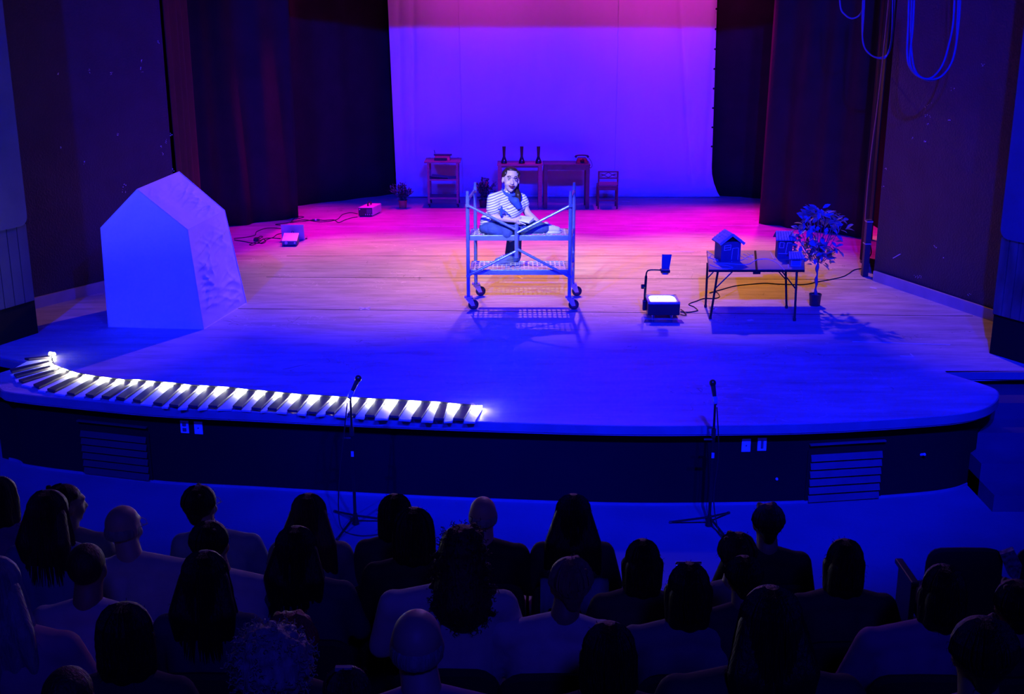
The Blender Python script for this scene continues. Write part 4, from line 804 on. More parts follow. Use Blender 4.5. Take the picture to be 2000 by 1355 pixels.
def cable(px, label, r=0.006, z=None, name='cable', cat='cable'):
    pts = [G(x, y) for x, y in px]; pts = [V((p.x, p.y, z or r)) for p in pts]
    return put(MB().tube(smoothpts(pts, 6), r, 6), name, M_CABLE, label, cat)
F_ = lambda x, y: (430 + x / 5.405, 380 + y / 5.405)
cable([F_(145, 468), F_(260, 455), (432 + 330 / 5.4, 380 + 440 / 5.4), F_(375, 425), F_(385, 395), F_(470, 362), F_(560, 355), F_(640, 362)], 'upper cable running from behind the fabric house to the laptop')
cable([F_(150, 482), F_(260, 500), F_(330, 512), F_(430, 515), F_(490, 480), F_(560, 455), F_(600, 425), F_(655, 412)], 'lower cable running from behind the fabric house to the small projector')
cable([F_(395, 480), F_(450, 450), F_(420, 446), F_(390, 475), F_(430, 520), F_(480, 500), F_(455, 470), F_(420, 500), F_(345, 535), F_(310, 530), F_(350, 515), F_(470, 470), F_(540, 462), F_(640, 470)], 'tangled loops of cable between the fabric house and the laptop')
cable([F_(1450, 205), F_(1370, 195), F_(1290, 215), F_(1240, 262), F_(1150, 285), F_(1030, 290), F_(900, 270), F_(780, 285), F_(700, 302), F_(600, 315), F_(590, 322), F_(650, 325)], 'long cable from the dimmer box looping behind the laptop')
cable([F_(1450, 240), F_(1390, 248), F_(1320, 270), F_(1250, 298), F_(1200, 270), F_(1100, 275), F_(1000, 268), F_(880, 285), F_(740, 300)], 'second cable from the dimmer box lying beside the long one')
cable([F_(740, 300), F_(790, 250), F_(850, 235), F_(880, 242), F_(800, 262)], 'short cable loop behind the laptop lid')
ad = thing('power_adapter', tuple(G(501.5, 470)), 'small black power adapter among the cables right of the fabric house', 'adapter'); p = G(501.5, 470)
MB().box((p.x, p.y, 0.022), (0.07, 0.11, 0.04)).build('block', M_BLK, ad, bevel=0.005)
j = thing('cable_connector', tuple(G(617, 431)), 'small pale-banded cable connector on the floor between laptop and dimmer box', 'connector'); p = G(617, 431)
MB().tube([(p.x - 0.06, p.y, 0.016), (p.x + 0.06, p.y, 0.016)], 0.014, 10).build('body', M_BLK, j); MB().tube([(p.x - 0.012, p.y, 0.016), (p.x + 0.012, p.y, 0.016)], 0.0165, 10).build('band', M_PALE, j)
Q_ = lambda x, y: (1220 + x / 4, 380 + y / 4)
cable([Q_(435, 918), Q_(500, 922), Q_(560, 912), Q_(570, 905), Q_(540, 880), Q_(500, 860), Q_(560, 835), Q_(620, 815), Q_(700, 815), Q_(740, 800), Q_(725, 770), Q_(690, 762), Q_(665, 772), Q_(720, 755), Q_(780, 738), Q_(870, 715), Q_(1000, 702), Q_(1100, 695), Q_(1200, 702), Q_(1400, 705), Q_(1500, 685), Q_(1600, 668), Q_(1700, 645), Q_(1750, 620), Q_(1790, 592), Q_(1850, 580), Q_(1905, 570)], 'long black cable running from the overhead projector under the table to the right wall', 0.006)
cable([Q_(435, 945), Q_(470, 950), Q_(480, 940), Q_(455, 915), Q_(438, 905)], 'short cable loop at the right side of the overhead projector', 0.006, 0.012)
p = G(1692, 513); put(MB().tube(smoothpts([(p.x - 0.03, p.y, 0.01), (p.x + 0.02, p.y + 0.05, 0.03), (p.x + 0.06, p.y + 0.02, 0.12), (p.x + 0.05, p.y + 0.04, 0.22)], 5), 0.008, 6), 'cable_tail', M_CABLE, 'short cable tail curling up at the foot of the right wall', 'cable')
put(MB().box((p.x - 0.02, p.y, 0.018), (0.12, 0.07, 0.035)), 'plug_block', M_BLK, 'black plug block on the floor at the foot of the right wall', 'plug', bevel=0.004)
# ------------------------------------------------------------------ microphones on stands
def mic_stand(foot, zt_, head, label, legs, ml):
    fx, fy = foot; t = thing('microphone_stand', (fx, fy, -0.75), label, 'microphone stand')
    MB().tube([(fx, fy, -0.70), (fx, fy, 0.05)], 0.013, 10).build('lower_pole', M_BLKM, t)
    MB().tube([(fx, fy, 0.03), (fx, fy, zt_)], 0.009, 10).build('upper_pole', M_BLKM, t)
    MB().tube([(fx, fy, 0.02), (fx, fy, 0.09)], 0.018, 12).build('clutch', M_BLK, t)
    MB().tube([(fx - 0.05, fy, 0.10), (fx, fy, 0.10)], 0.008, 8).build('knob', M_BLK, t); MB().tube([(fx - 0.075, fy, 0.0), (fx, fy, 0.0)], 0.010, 8).build('knob', M_BLK, t)
    MB().lathe([(0.03, 0), (0.022, 0.05), (0.016, 0.09)], (fx, fy, -0.74), 14).build('hub', M_BLKM, t)
    MB().box((fx, fy - 0.016, -0.13), (0.022, 0.006, 0.045)).build('label_tape', M_BASE, t)
    for a in legs:
        e = V((fx + math.cos(a) * 0.32, fy + math.sin(a) * 0.32, -0.742))
        lg = MB().tube([(fx, fy, -0.67), e], 0.0095, 8).build('leg', M_BLKM, t); MB().tube([e.lerp(V((fx, fy, -0.67)), 0.06), e], 0.013, 8).build('rubber_foot', M_RUB, lg)
    h0 = V((fx, fy, zt_)); d = V(head).normalized()
    m = thing('microphone', tuple(h0), ml, 'microphone')
    MB().lathe([(0.013, -0.02), (0.021, 0.0), (0.021, 0.035), (0.014, 0.04)], h0, 14, d).build('clip', M_GREY, m)
    MB().lathe([(0.011, -0.03), (0.015, 0.03), (0.019, 0.12), (0.021, 0.125)], h0, 16, d).build('handle', M_BLK, m)
    MB().ell(h0 + d * 0.145, (0.027, 0.027, 0.029)).build('grille', M_BLKM, m, smooth=True)
mic_stand((-1.275, 8.93), 0.36, (0.10, 0.06, 0.20), 'black microphone stand at the stage front in front of the keyboard', (math.radians(250), math.radians(10), math.radians(130)), 'black microphone tilted right in front of the keyboard')
mic_stand((1.60, 8.90), 0.32, (-0.03, 0.05, 0.2), 'black microphone stand at the stage front right of centre', (math.radians(290), math.radians(170), math.radians(50)), 'black microphone pointing up at the stage front right of centre')
put(MB().tube(smoothpts([(-1.30, 8.92, 0.30), (-1.34, 8.90, 0.0), (-1.38, 8.89, -0.3), (-1.40, 8.88, -0.6), (-1.36, 8.8, -0.735), (-1.2, 8.7, -0.742), (-1.0, 8.75, -0.742)], 6), 0.005, 6), 'microphone_cable', M_CABLE, 'thin cable hanging from the left microphone to the hall floor', 'cable')
put(MB().tube(smoothpts([(1.61, 8.87, 0.28), (1.64, 8.86, -0.1), (1.62, 8.86, -0.5), (1.66, 8.7, -0.742), (1.74, 8.45, -0.742)], 6), 0.005, 6), 'microphone_cable', M_CABLE, 'thin cable hanging from the right microphone to the hall floor', 'cable')
# ------------------------------------------------------------------ outlets and vents on the stage front
def fy_at(x):                                     # stage front line at this x
    best = min(lip, key=lambda p: abs(p.x - x) + (5 if p.y > 10.2 else 0)); i = lip.index(best); n = lip[min(i + 1, len(lip) - 1)] - lip[max(i - 1, 0)]; n.normalize(); q = V((-n.y, n.x, 0))
    return best + q * 0.10, n, -q
def on_front(px, py, off=0.10):
    Y = 9.3
    for _ in range(6):
        p = P(px, py, Y); b, n, q = fy_at(p.x); t_ = (p.x - b.x) / (n.x or 1); Y = (b + n * t_).y
    return P(px, py, Y), n, q
def plate(px, py, label, kind):
    p, n, q = on_front(px, py); rot = Matrix.Rotation(math.atan2(n.y, n.x), 3, 'Z')
    t = thing('outlet_plate', tuple(p), label, 'outlet')
    MB().box(p + q * 0.004, (0.075, 0.008, 0.115), rot).build('plate', M_PLATE, t, bevel=0.002)
    if kind == 2:
        for dz_ in (-0.024, 0.024): MB().box(p + q * 0.011 + V((0, 0, dz_)), (0.034, 0.006, 0.030), rot).build('socket', M_VENT, t)
    elif kind == 3: 
        MB().box(p + q * 0.010, (0.022, 0.006, 0.07), rot).build('socket_strip', M_VENT, t)
    else: MB().lathe([(0.006, 0), (0.006, 0.008)], p + q * 0.008, 10, q).build('screw', M_VENT, t)
plate(361, 833, 'white double-socket outlet plate on the left stage front', 2)
plate(388, 835, 'white blank plate right of the double socket on the left stage front', 1)
plate(1457, 869, 'white blank plate on the right stage front, left of the socket', 1)
plate(1488, 867, 'white socket plate on the right stage front, nearest the vent', 3)
def vent(x0_, x1_, y0_, y1_, n, m, label, bar):
    t = None; p0, nn, q = on_front(x0_, (y0_ + y1_) / 2); p1, _, _ = on_front(x1_, (y0_ + y1_) / 2); mid = (p0 + p1) / 2; wv = (p1 - p0).length
    zt_ = on_front((x0_ + x1_) / 2, y0_)[0].z; zb_ = on_front((x0_ + x1_) / 2, y1_)[0].z; n_ = (p1 - p0); n_.z = 0; n_.normalize(); q = V((n_.y, -n_.x, 0))
    rot = Matrix.Rotation(math.atan2(n_.y, n_.x), 3, 'Z'); t = thing('floor_vent', (mid.x, mid.y, zb_), label, 'vent'); h = (zt_ - zb_) / n
    MB().box(V((mid.x, mid.y, (zt_ + zb_) / 2)) + q * 0.004, (wv + 0.05, 0.012, zt_ - zb_ + 0.05), rot).build('frame', M_FASC, t)
    for k in range(n):
        c = V((mid.x, mid.y, zb_ + h * (k + 0.5))) + q * 0.022
        MB().box(c, (wv, 0.010, h * 0.80), rot @ Matrix.Rotation(-0.35, 3, 'X')).build('slat', m, t)
    if bar:
        z = zt_ + 0.085; MB().box(V((mid.x, mid.y, z)) + q * 0.02, (wv * 1.06, 0.03, 0.012), rot).build('top_ledge', M_VENT if bar == 2 else M_VENTD, t)
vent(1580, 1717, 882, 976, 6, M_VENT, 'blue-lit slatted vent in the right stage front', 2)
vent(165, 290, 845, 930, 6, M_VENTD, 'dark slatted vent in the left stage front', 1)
p, n, q = on_front(1799, 888); put(MB().tube([p + q * 0.0, p + q * 0.04 + V((0.008, 0, 0.02))], 0.012, 10), 'door_bolt', M_PLATE, 'small pale bolt on the right end of the stage front', 'bolt')
p, n, q = on_front(1517, 935); put(MB().lathe([(0.012, 0), (0.009, 0.012)], p, 10, q), 'screw_head', M_PLATE, 'tiny pale screw on the stage front left of the right vent', 'screw')
# ------------------------------------------------------------------ people
def frame(f, roll=0.0):
    f = V(f).normalized(); r = f.cross(V((0, 0, 1))).normalized(); u = r.cross(f).normalized()
    M = Matrix((r, f, u)).transposed(); return M @ Matrix.Rotation(roll, 3, 'Y')   # columns: right, forward, up
def head_shapes(mb, c, M, s=1.0, nose=True):
    """skull, face, ears; c = centre between the ears, local axes right / forward / up"""
    def W(x, y, z): return c + M @ (V((x, y, z)) * s)
    mb.ell(W(0, -0.012, 0.028), (0.077 * s, 0.093 * s, 0.088 * s), M, 20)
    mb.ell(W(0, 0.022, -0.028), (0.062 * s, 0.070 * s, 0.080 * s), M, 20)
    mb.cap(W(0, 0.055, -0.088), 0.028 * s, W(0, 0.045, -0.070), 0.040 * s)
    mb.ell(W(-0.036, 0.058, -0.036), (0.026 * s, 0.026 * s, 0.028 * s), M, 12); mb.ell(W(0.036, 0.058, -0.036), (0.026 * s, 0.026 * s, 0.028 * s), M, 12)
    if nose:
        mb.cap(W(0, 0.088, 0.004), 0.009 * s, W(0, 0.106, -0.030), 0.0135 * s, 10); mb.ell(W(0, 0.082, 0.030), (0.046 * s, 0.016 * s, 0.012 * s), M, 12)
        mb.ell(W(-0.011, 0.098, -0.032), (0.009 * s,) * 3, M, 8); mb.ell(W(0.011, 0.098, -0.032), (0.009 * s,) * 3, M, 8)
        mb.ell(W(0, 0.088, -0.058), (0.022 * s, 0.012 * s, 0.010 * s), M, 10)
    for sx in (-1, 1): mb.ell(W(sx * 0.077, -0.006, -0.008), (0.010 * s, 0.020 * s, 0.032 * s), M, 12)
    return W
def hand(mb, wrist, palm_dir, side_dir, s=1.0, curl=0.5):
    """palm, four fingers and a thumb; side_dir points to the thumb side"""
    d = V(palm_dir).normalized(); t = V(side_dir); t = (t - d * t.dot(d)).normalized(); n = d.cross(t)
    w = V(wrist); pc = w + d * 0.045 * s
    mb.cap(w, 0.023 * s, w + d * 0.02 * s, 0.026 * s)
    for k in range(4):
        off = t * (0.026 - 0.0175 * k) * s; L = (0.072, 0.080, 0.075, 0.060)[k] * s; kn = w + d * (0.082 - 0.004 * abs(k - 1)) * s + off
        mb.cap(w + d * 0.022 * s + off * 0.6, 0.013 * s, kn, 0.011 * s, 8)
        a = curl; p1 = kn + (d * math.cos(a) - n * math.sin(a)) * L * 0.5; p2 = p1 + (d * math.cos(2 * a) - n * math.sin(2 * a)) * L * 0.5
        mb.cap(kn, 0.0095 * s, p1, 0.0085 * s, 8); mb.cap(p1, 0.0085 * s, p2, 0.007 * s, 8)
    th = w + d * 0.02 * s + t * 0.024 * s; t1 = th + (d * 0.75 + t * 0.6 - n * 0.3) * 0.036 * s; mb.cap(th, 0.0125 * s, t1, 0.0105 * s, 8); mb.cap(t1, 0.0105 * s, t1 + (d - n * 0.5 + t * 0.1).normalized() * 0.028 * s, 0.0085 * s, 8)
# ---- the performer, seated sideways on the upper deck of the scaffold
pf = thing('person', (-0.25, 13.3, 0.845), 'smiling woman in striped loose top, blue scarf and jeans seated on the scaffold', 'person')
body = MB()
hc = P(997.5, 351, 13.22); HM = frame((0.16, -0.97, 0.10), -0.10); HS = 1.16
hw_ = head_shapes(body, hc, HM, HS)
neck = hc + V((-0.02, 0.055, -0.145)); hipc = P(962, 443, 13.27); chest = P(983, 401, 13.27); waist = P(967, 432, 13.28)
shR = P(964, 389, 13.20); shL = P(1018, 389, 13.30)
body.cap(hc + V((-0.01, 0.03, -0.05)), 0.052, neck, 0.056)
body.cap(neck, 0.055, chest, 0.10)
body.cap(chest, 0.105, waist, 0.115); body.cap(waist, 0.115, hipc + V((0.02, 0, 0.02)), 0.13)
elR = P(965, 424, 13.12); wrR = P(1003, 430, 13.08); elL = P(1030, 416, 13.25); wrL = P(1061, 443, 13.20)
body.cap(shR, 0.055, elR, 0.046); body.cap(elR, 0.046, wrR, 0.028)
body.cap(shL, 0.052, elL, 0.042); body.cap(elL, 0.042, wrL, 0.026)
hand(body, wrR, (0.95, -0.10, -0.25), (0.2, -0.3, 0.9), 1.0, 0.45)
hand(body, wrL, (0.55, -0.15, -0.75), (-0.7, -0.4, -0.4), 1.0, 0.55)
knR = P(1004, 455, 13.44); anR = P(997, 507, 13.56); knL = P(1033, 443, 13.20); anL = P(1068, 447, 13.18)
anR = V((anR.x, 13.555, anR.z)); knR = V((knR.x, 13.50, 0.90))
body.cap(hipc + V((0.02, 0.05, 0)), 0.10, knR, 0.07); body.cap(knR, 0.055, anR, 0.038)
body.cap(hipc + V((0.04, -0.03, 0)), 0.10, knL, 0.07); body.cap(knL, 0.055, anL, 0.036)
body.build('body', M_SKIN, pf, vox=0.0062, sm=4)
# face details
for sx in (-1, 1):
    MB().ell(hw_(sx * 0.030, 0.084, 0.004), (0.0145, 0.009, 0.0085), HM, 12).build('eye', M_EYE, pf, smooth=True)
    MB().ell(hw_(sx * 0.030 + 0.003, 0.0915, 0.005), (0.007, 0.004, 0.007), HM, 10).build('iris', M_DARK, pf, smooth=True)
    MB().tube([hw_(sx * 0.045, 0.078, 0.012), hw_(sx * 0.030, 0.089, 0.0155), hw_(sx * 0.016, 0.087, 0.010)], 0.0028, 6).build('eyelid', M_DARK, pf, smooth=True)
    MB().tube([hw_(sx * 0.052, 0.080, 0.030), hw_(sx * 0.034, 0.094, 0.037), hw_(sx * 0.014, 0.096, 0.030)], [0.0025, 0.0045, 0.0035], 6).build('eyebrow', M_DARK, pf, smooth=True)
MB().tube([hw_(-0.030, 0.082, -0.050), hw_(-0.016, 0.097, -0.054), hw_(0, 0.102, -0.0545), hw_(0.016, 0.097, -0.054), hw_(0.030, 0.082, -0.050)], [0.002, 0.004, 0.0045, 0.004, 0.002], 7).build('upper_lip', M_LIPS, pf, smooth=True)
MB().tube([hw_(-0.028, 0.083, -0.053), hw_(-0.014, 0.095, -0.069), hw_(0, 0.099, -0.072), hw_(0.014, 0.095, -0.069), hw_(0.028, 0.083, -0.053)], [0.002, 0.005, 0.0055, 0.005, 0.002], 7).build('lower_lip', M_LIPS, pf, smooth=True)
MB().ell(hw_(0, 0.090, -0.061), (0.022, 0.011, 0.009), HM, 12).build('mouth', M_DARK, pf, smooth=True)
MB().ell(hw_(0, 0.0955, -0.0575), (0.016, 0.006, 0.0035), HM, 12).build('teeth', M_EYE, pf, smooth=True)
hr = MB()
hr.ell(hw_(0, -0.030, 0.036), (0.086 * HS, 0.092 * HS, 0.090 * HS), HM, 22); hr.ell(hw_(-0.058, 0.005, 0.055), (0.034, 0.055, 0.045), HM, 14); hr.ell(hw_(0.058, 0.005, 0.055), (0.034, 0.055, 0.045), HM, 14)
hr.ell(hw_(0, 0.015, 0.096), (0.060, 0.050, 0.026), HM, 14)
hr.cap(hw_(-0.066, -0.03, 0.02), 0.030, hw_(-0.068, -0.02, -0.08), 0.026)
hr.cap(hw_(-0.065, -0.02, -0.08), 0.028, hw_(-0.080, 0.03, -0.14), 0.034); hr.cap(hw_(-0.080, 0.03, -0.14), 0.034, hw_(-0.092, 0.04, -0.19), 0.020)
hr.build('hair', M_DARK, pf, vox=0.006, sm=3)
top = MB()
top.cap(neck + V((0, 0, -0.035)), 0.075, shR + V((0.03, 0, 0)), 0.075); top.cap(neck + V((0, 0, -0.035)), 0.070, shL + V((-0.02, 0, 0)), 0.068)
top.cap(chest + V((0, -0.01, 0.03)), 0.125, waist, 0.132); top.cap(waist, 0.132, hipc + V((-0.015, 0, 0.055)), 0.128)
top.cap(shR, 0.074, shR.lerp(elR, 0.55), 0.086); top.cap(shR.lerp(elR, 0.5), 0.078, chest + V((-0.05, -0.02, -0.10)), 0.09)
top.cap(shL, 0.070, shL.lerp(elL, 0.35), 0.070); top.cap(shL + V((-0.02, -0.05, -0.06)), 0.08, P(1000, 417, 13.12), 0.075)
top.build('striped_top', M_STRIPE, pf, vox=0.0075, sm=5)
sf = MB()
sf.tube(smoothpts([neck + V((-0.075, 0.02, 0.02)), neck + V((-0.05, -0.075, 0.0)), neck + V((0.02, -0.10, -0.02)), neck + V((0.085, -0.05, -0.01)), neck + V((0.085, 0.03, 0.0))], 5), 0.019, 10)
sf.cap(neck + V((0.01, -0.10, -0.06)), 0.022, P(1007, 393, 13.06), 0.045); sf.cap(P(1007, 393, 13.06), 0.045, P(1013, 404, 13.06), 0.030)
sf.build('blue_scarf', M_SCARF, pf, vox=0.006, sm=3)
rb = MB(); q0 = P(979, 413, 13.03)
rb.cap(q0 + V((0.005, 0, 0.05)), 0.012, q0 + V((-0.002, 0, -0.04)), 0.016); rb.cap(q0 + V((-0.03, 0, 0.025)), 0.010, q0 + V((0.05, 0, 0.0)), 0.009); rb.cap(q0 + V((0.02, 0, 0.02)), 0.007, q0 + V((0.10, -0.01, -0.045)), 0.006)
rb.build('sleeve_ribbon', M_SCARF, pf, vox=0.005, sm=2)
jn = MB()
jn.ell(hipc + V((0.01, 0.02, -0.02)), (0.165, 0.155, 0.115)); jn.cap(hipc + V((0.03, 0.06, -0.01)), 0.115, knR, 0.085)
jn.cap(knR, 0.082, V((knR.x + 0.01, 13.555, 0.80)), 0.082); jn.cap(V((knR.x + 0.01, 13.56, 0.80)), 0.082, anR + V((0.03, 0.01, 0.045)), 0.098)
jn.cap(hipc + V((0.05, -0.04, -0.015)), 0.112, knL + V((0, 0, 0)), 0.088); jn.cap(knL, 0.085, anL + V((-0.03, 0, 0.01)), 0.062)
jn.cap(hipc + V((0.05, -0.05, -0.03)), 0.10, P(990, 455, 13.12), 0.075)
jn.ell(P(962, 446, 13.16), (0.150, 0.085, 0.075)); jn.cap(P(960, 446, 13.14), 0.075, P(992, 452, 13.12), 0.065)
jn.build('jeans', M_JEAN, pf, vox=0.0075, sm=4)
def shoe(name, heel, toe, m, sole, parent):
    heel = V(heel); toe = V(toe); d = (toe - heel).normalized(); mb = MB()
    mb.cap(heel + V((0, 0, 0.042)), 0.042, heel.lerp(toe, 0.35) + V((0, 0, 0.048)), 0.044); mb.cap(heel.lerp(toe, 0.35) + V((0, 0, 0.045)), 0.044, toe + V((0, 0, 0.032)) - d * 0.03, 0.034)
    mb.cap(heel + V((0, 0, 0.05)), 0.036, heel + V((0, 0, 0.085)) + d * 0.015, 0.040)
    o = mb.build(name, m, parent, vox=0.006, sm=3); s_ = MB(); s_.cap(heel + V((0, 0, 0.012)), 0.040, toe + V((0, 0, 0.012)) - d * 0.03, 0.040); 
    for q in s_.v: q.z = heel.z + max(0.0, min(0.022, (q.z - heel.z)))
    s_.build('sole', sole, o)
    lc_ = MB(); sd = d.cross(V((0, 0, 1)))
    for k in range(4): c_ = heel.lerp(toe, 0.36 + 0.1 * k) + V((0, 0, 0.094 - 0.007 * k)); lc_.tube([c_ - sd * 0.022, c_ + V((0, 0, 0.004)), c_ + sd * 0.022], 0.003, 5)
    lc_.build('laces', M_PAPER, o); return o
shoe('shoe', (anL.x - 0.025, 13.20, 0.85), (anL.x + 0.150, 13.17, 0.86), M_SHOE, M_PAPER, pf)
shoe('shoe', (anR.x + 0.00, 13.50, 0.452), (anR.x - 0.175, 13.40, 0.452), M_SHOE2, M_SHOE2, pf)
bk0, bk1 = P(1010, 427, 13.05), P(1041, 428, 13.10)
bkx = thing('book', tuple((bk0 + bk1) / 2), 'open white notebook held in the seated woman\'s hand', 'book')
MB().hexa([P(1012, 431, 13.06), P(1034, 436, 13.03), P(1043, 430, 13.12), P(1014, 423, 13.17)], [P(1012, 428.5, 13.06), P(1034, 433, 13.03), P(1043, 424.5, 13.12), P(1014, 420, 13.17)]).build('pages', M_PAPER, bkx)
MB().hexa([P(1011, 432.2, 13.06), P(1034, 437.5, 13.03), P(1044, 431.5, 13.12), P(1014, 424, 13.17)], [P(1012, 431, 13.06), P(1034, 436, 13.03), P(1043, 430, 13.12), P(1014, 423, 13.17)]).build('cover', M_CARD, bkx)
MB().tube([P(1014, 433, 13.02), P(1027, 439, 12.99)], 0.004, 6).build('bookmark_pen', M_PAPER, bkx)
# ------------------------------------------------------------------ audience
def shirtmat(n, c): return mat('shirt_' + n, c, 0.85, var=0.1, scale=8, bump=0.25, bscale=14)
SH = {'white': shirtmat('white', (0.62, 0.62, 0.66)), 'black': shirtmat('black', (0.02, 0.02, 0.025)), 'navy': shirtmat('navy', (0.03, 0.04, 0.12)), 'pink': shirtmat('pink', (0.5, 0.25, 0.38)),
      'grey': shirtmat('grey', (0.22, 0.22, 0.26)), 'blue': shirtmat('blue', (0.20, 0.26, 0.5)), 'dark': shirtmat('dark', (0.05, 0.045, 0.06)), 'purple': shirtmat('purple', (0.3, 0.15, 0.4))}
def hairmat(n, c): return mat('hair_' + n, c, 0.55, var=0.25, scale=14, bump=0.5, bscale=35, stretch=(3, 3, 0.5))
HR = {'black': hairmat('black', (0.012, 0.010, 0.010)), 'brown': hairmat('brown', (0.07, 0.035, 0.022)), 'grey': hairmat('grey', (0.35, 0.34, 0.34)), 'red': hairmat('red', (0.28, 0.06, 0.03)), 'fair': hairmat('fair', (0.30, 0.20, 0.12))}
M_TROU = mat('dark_trousers', (0.03, 0.03, 0.05), 0.85)
def seat_proto():
    t = thing('theatre_seat', (0, 0, 0), 'x', 'seat')
    b = MB(); n = 12; vs = []; fs = []
    def ring(y, inset):
        r = []
        for k in range(n + 1): a = math.pi * k / n; r.append(V(((0.24 - inset) * math.copysign(abs(math.cos(a)) ** 0.35, math.cos(a)), y, 0.62 + (0.27 - inset) * abs(math.sin(a)) ** 0.35)))
        return r + [V((-0.23 + inset, y, 0.42)), V((0.23 - inset, y, 0.42))]
    r1, r2, r3 = ring(-0.205, 0.015), ring(-0.185, 0.0), ring(-0.135, 0.02); m_ = len(r1); vs = r1 + r2 + r3
    for a, c in ((0, 1), (1, 2)):
        for k in range(m_): fs.append((a * m_ + k, a * m_ + (k + 1) % m_, c * m_ + (k + 1) % m_, c * m_ + k))
    fs += [tuple(range(m_))[::-1], tuple(range(2 * m_, 3 * m_))]
    b.add(vs, fs).build('backrest', M_SEAT, t)
    MB().box((0, 0.06, 0.40), (0.45, 0.42, 0.09)).build('cushion', M_SEAT, t, bevel=0.02)
    for s in (-1, 1):
        MB().box((s * 0.265, 0.04, 0.61), (0.05, 0.34, 0.035)).build('armrest', M_SEATF, t, bevel=0.008)
        MB().box((s * 0.265, 0.02, 0.30), (0.035, 0.26, 0.60)).build('side_standard', M_SEATF, t, bevel=0.004)
    return t
proto = seat_proto(); first_seat = [True]
def seat(x, y, z, label, cov=None):
    o = proto if first_seat[0] else dup(proto); first_seat[0] = False
    o.location = (x, y, z); o['label'] = label; o['group'] = 'theatre seats'
    return o
ZC = {1: 6.75, 2: 5.9, 3: 5.07, 4: 4.28, 5: 3.58}
def head_at(px, py, row):
    r = ray(px, py); return r * ZC[row] + V((0, 0, H))
def strands(mb, pts, r, n, wob, L):
    pass
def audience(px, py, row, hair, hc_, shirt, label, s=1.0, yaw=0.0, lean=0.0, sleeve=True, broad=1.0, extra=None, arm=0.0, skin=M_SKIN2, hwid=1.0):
    top_ = head_at(px, py, row); fz = ROWZ[row]; rnd = random.Random(px * 7 + py)
    t = thing('person', (top_.x, top_.y, fz), label, 'person')
    O = V((top_.x, top_.y, fz)); ht = top_.z - fz                # head-top height over this floor
    hz = ht - 0.115 * s; shz = ht - 0.305 * s
    seat_z = min(0.45, ht - 0.78 * s)
    L = lambda x, y, z: O + V((x, y, z))
    hd = V((lean * 0.0, 0, 0)); HMx = frame((math.sin(yaw), math.cos(yaw), -0.05)); hcen = L(0, 0.02, hz)
    bx = -lean                                               # torso offset: the head leans away from it
    b = MB(); Wf = head_shapes(b, hcen, HMx, s)
    nk = L(bx * 0.3, -0.02, shz + 0.05 * s)
    sw = 0.175 * s * broad
    b.cap(hcen + V((0, 0, -0.05 * s)), 0.058 * s, nk, 0.064 * s); b.cap(nk, 0.064 * s, L(bx, -0.02, shz - 0.14 * s), 0.09 * s)
    b.cap(L(bx, -0.02, shz - 0.14 * s), 0.095 * s, L(bx * 1.3, -0.02, seat_z + 0.13), 0.105 * s)
    for q in (-1, 1):
        sh = L(bx + q * sw, -0.02, shz - 0.03 * s); ar = arm if q == 1 else 0.0
        el = sh + V((q * (0.07 + 0.12 * ar) * s, 0.08 * s, -0.25 * s)); wr = L(bx + q * 0.13 * s, 0.27 * s, max(seat_z + 0.15, shz - 0.38 * s))
        b.cap(sh, 0.050 * s, el, 0.040 * s); b.cap(el, 0.040 * s, wr, 0.026 * s)
        hand(b, wr, (-q * 0.4, 0.8, -0.3), (-q, 0, 0.5), s, 0.5)
        hp = L(bx * 1.3 + q * 0.09 * s, 0.0, seat_z + 0.085); kn = L(bx + q * 0.13 * s, 0.42 * s, seat_z + 0.07); an = L(q * 0.13 * s, 0.40 * s, 0.07)
        if an.z < 0: an.z = 0
        b.cap(hp, 0.085 * s, kn, 0.058 * s); b.cap(kn, 0.052 * s, an, 0.036 * s); b.cap(L(q * 0.13 * s, 0.38 * s, 0.035), 0.034, L(q * 0.14 * s, 0.55 * s, 0.03), 0.028)
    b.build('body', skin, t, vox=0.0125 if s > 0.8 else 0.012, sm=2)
    c = MB()
    c.cap(nk + V((0, 0, -0.045 * s)), 0.078 * s, L(bx + sw * 0.85, -0.02, shz - 0.035 * s), 0.068 * s); c.cap(nk + V((0, 0, -0.045 * s)), 0.078 * s, L(bx - sw * 0.85, -0.02, shz - 0.035 * s), 0.068 * s)
    for q in (-1, 0, 1):
        c.cap(L(bx + q * 0.085 * s * broad, -0.02, shz - 0.11 * s), (0.105 + 0.018 * (q == 0)) * s, L(bx * 1.3 + q * 0.06 * s * broad, -0.025, seat_z + 0.12), 0.122 * s)
    for q in (-1, 1):
        sh = L(bx + q * sw, -0.02, shz - 0.03 * s); ar = arm if q == 1 else 0.0
        el = sh + V((q * (0.07 + 0.12 * ar) * s, 0.08 * s, -0.25 * s)); wr = L(bx + q * 0.13 * s, 0.27 * s, max(seat_z + 0.15, shz - 0.38 * s))
        if sleeve: c.cap(sh, 0.066 * s, el, 0.056 * s); c.cap(el, 0.055 * s, el.lerp(wr, 0.85), 0.040 * s)
        else: c.cap(sh, 0.068 * s, sh.lerp(el, 0.75), 0.066 * s)
    c.build('shirt', SH[shirt], t, vox=0.014, sm=2)
    d = MB()
    for q in (-1, 1):
        hp = L(bx * 1.3 + q * 0.09 * s, 0.0, seat_z + 0.09); kn = L(bx + q * 0.13 * s, 0.42 * s, seat_z + 0.075); an = L(q * 0.13 * s, 0.40 * s, 0.10)
        d.cap(hp, 0.10 * s, kn, 0.074 * s); d.cap(kn, 0.070 * s, an, 0.056 * s)
    d.build('trousers', M_TROU, t, vox=0.02, sm=2)
    h = MB(); HMt = HR.get(hc_, HR['black'])
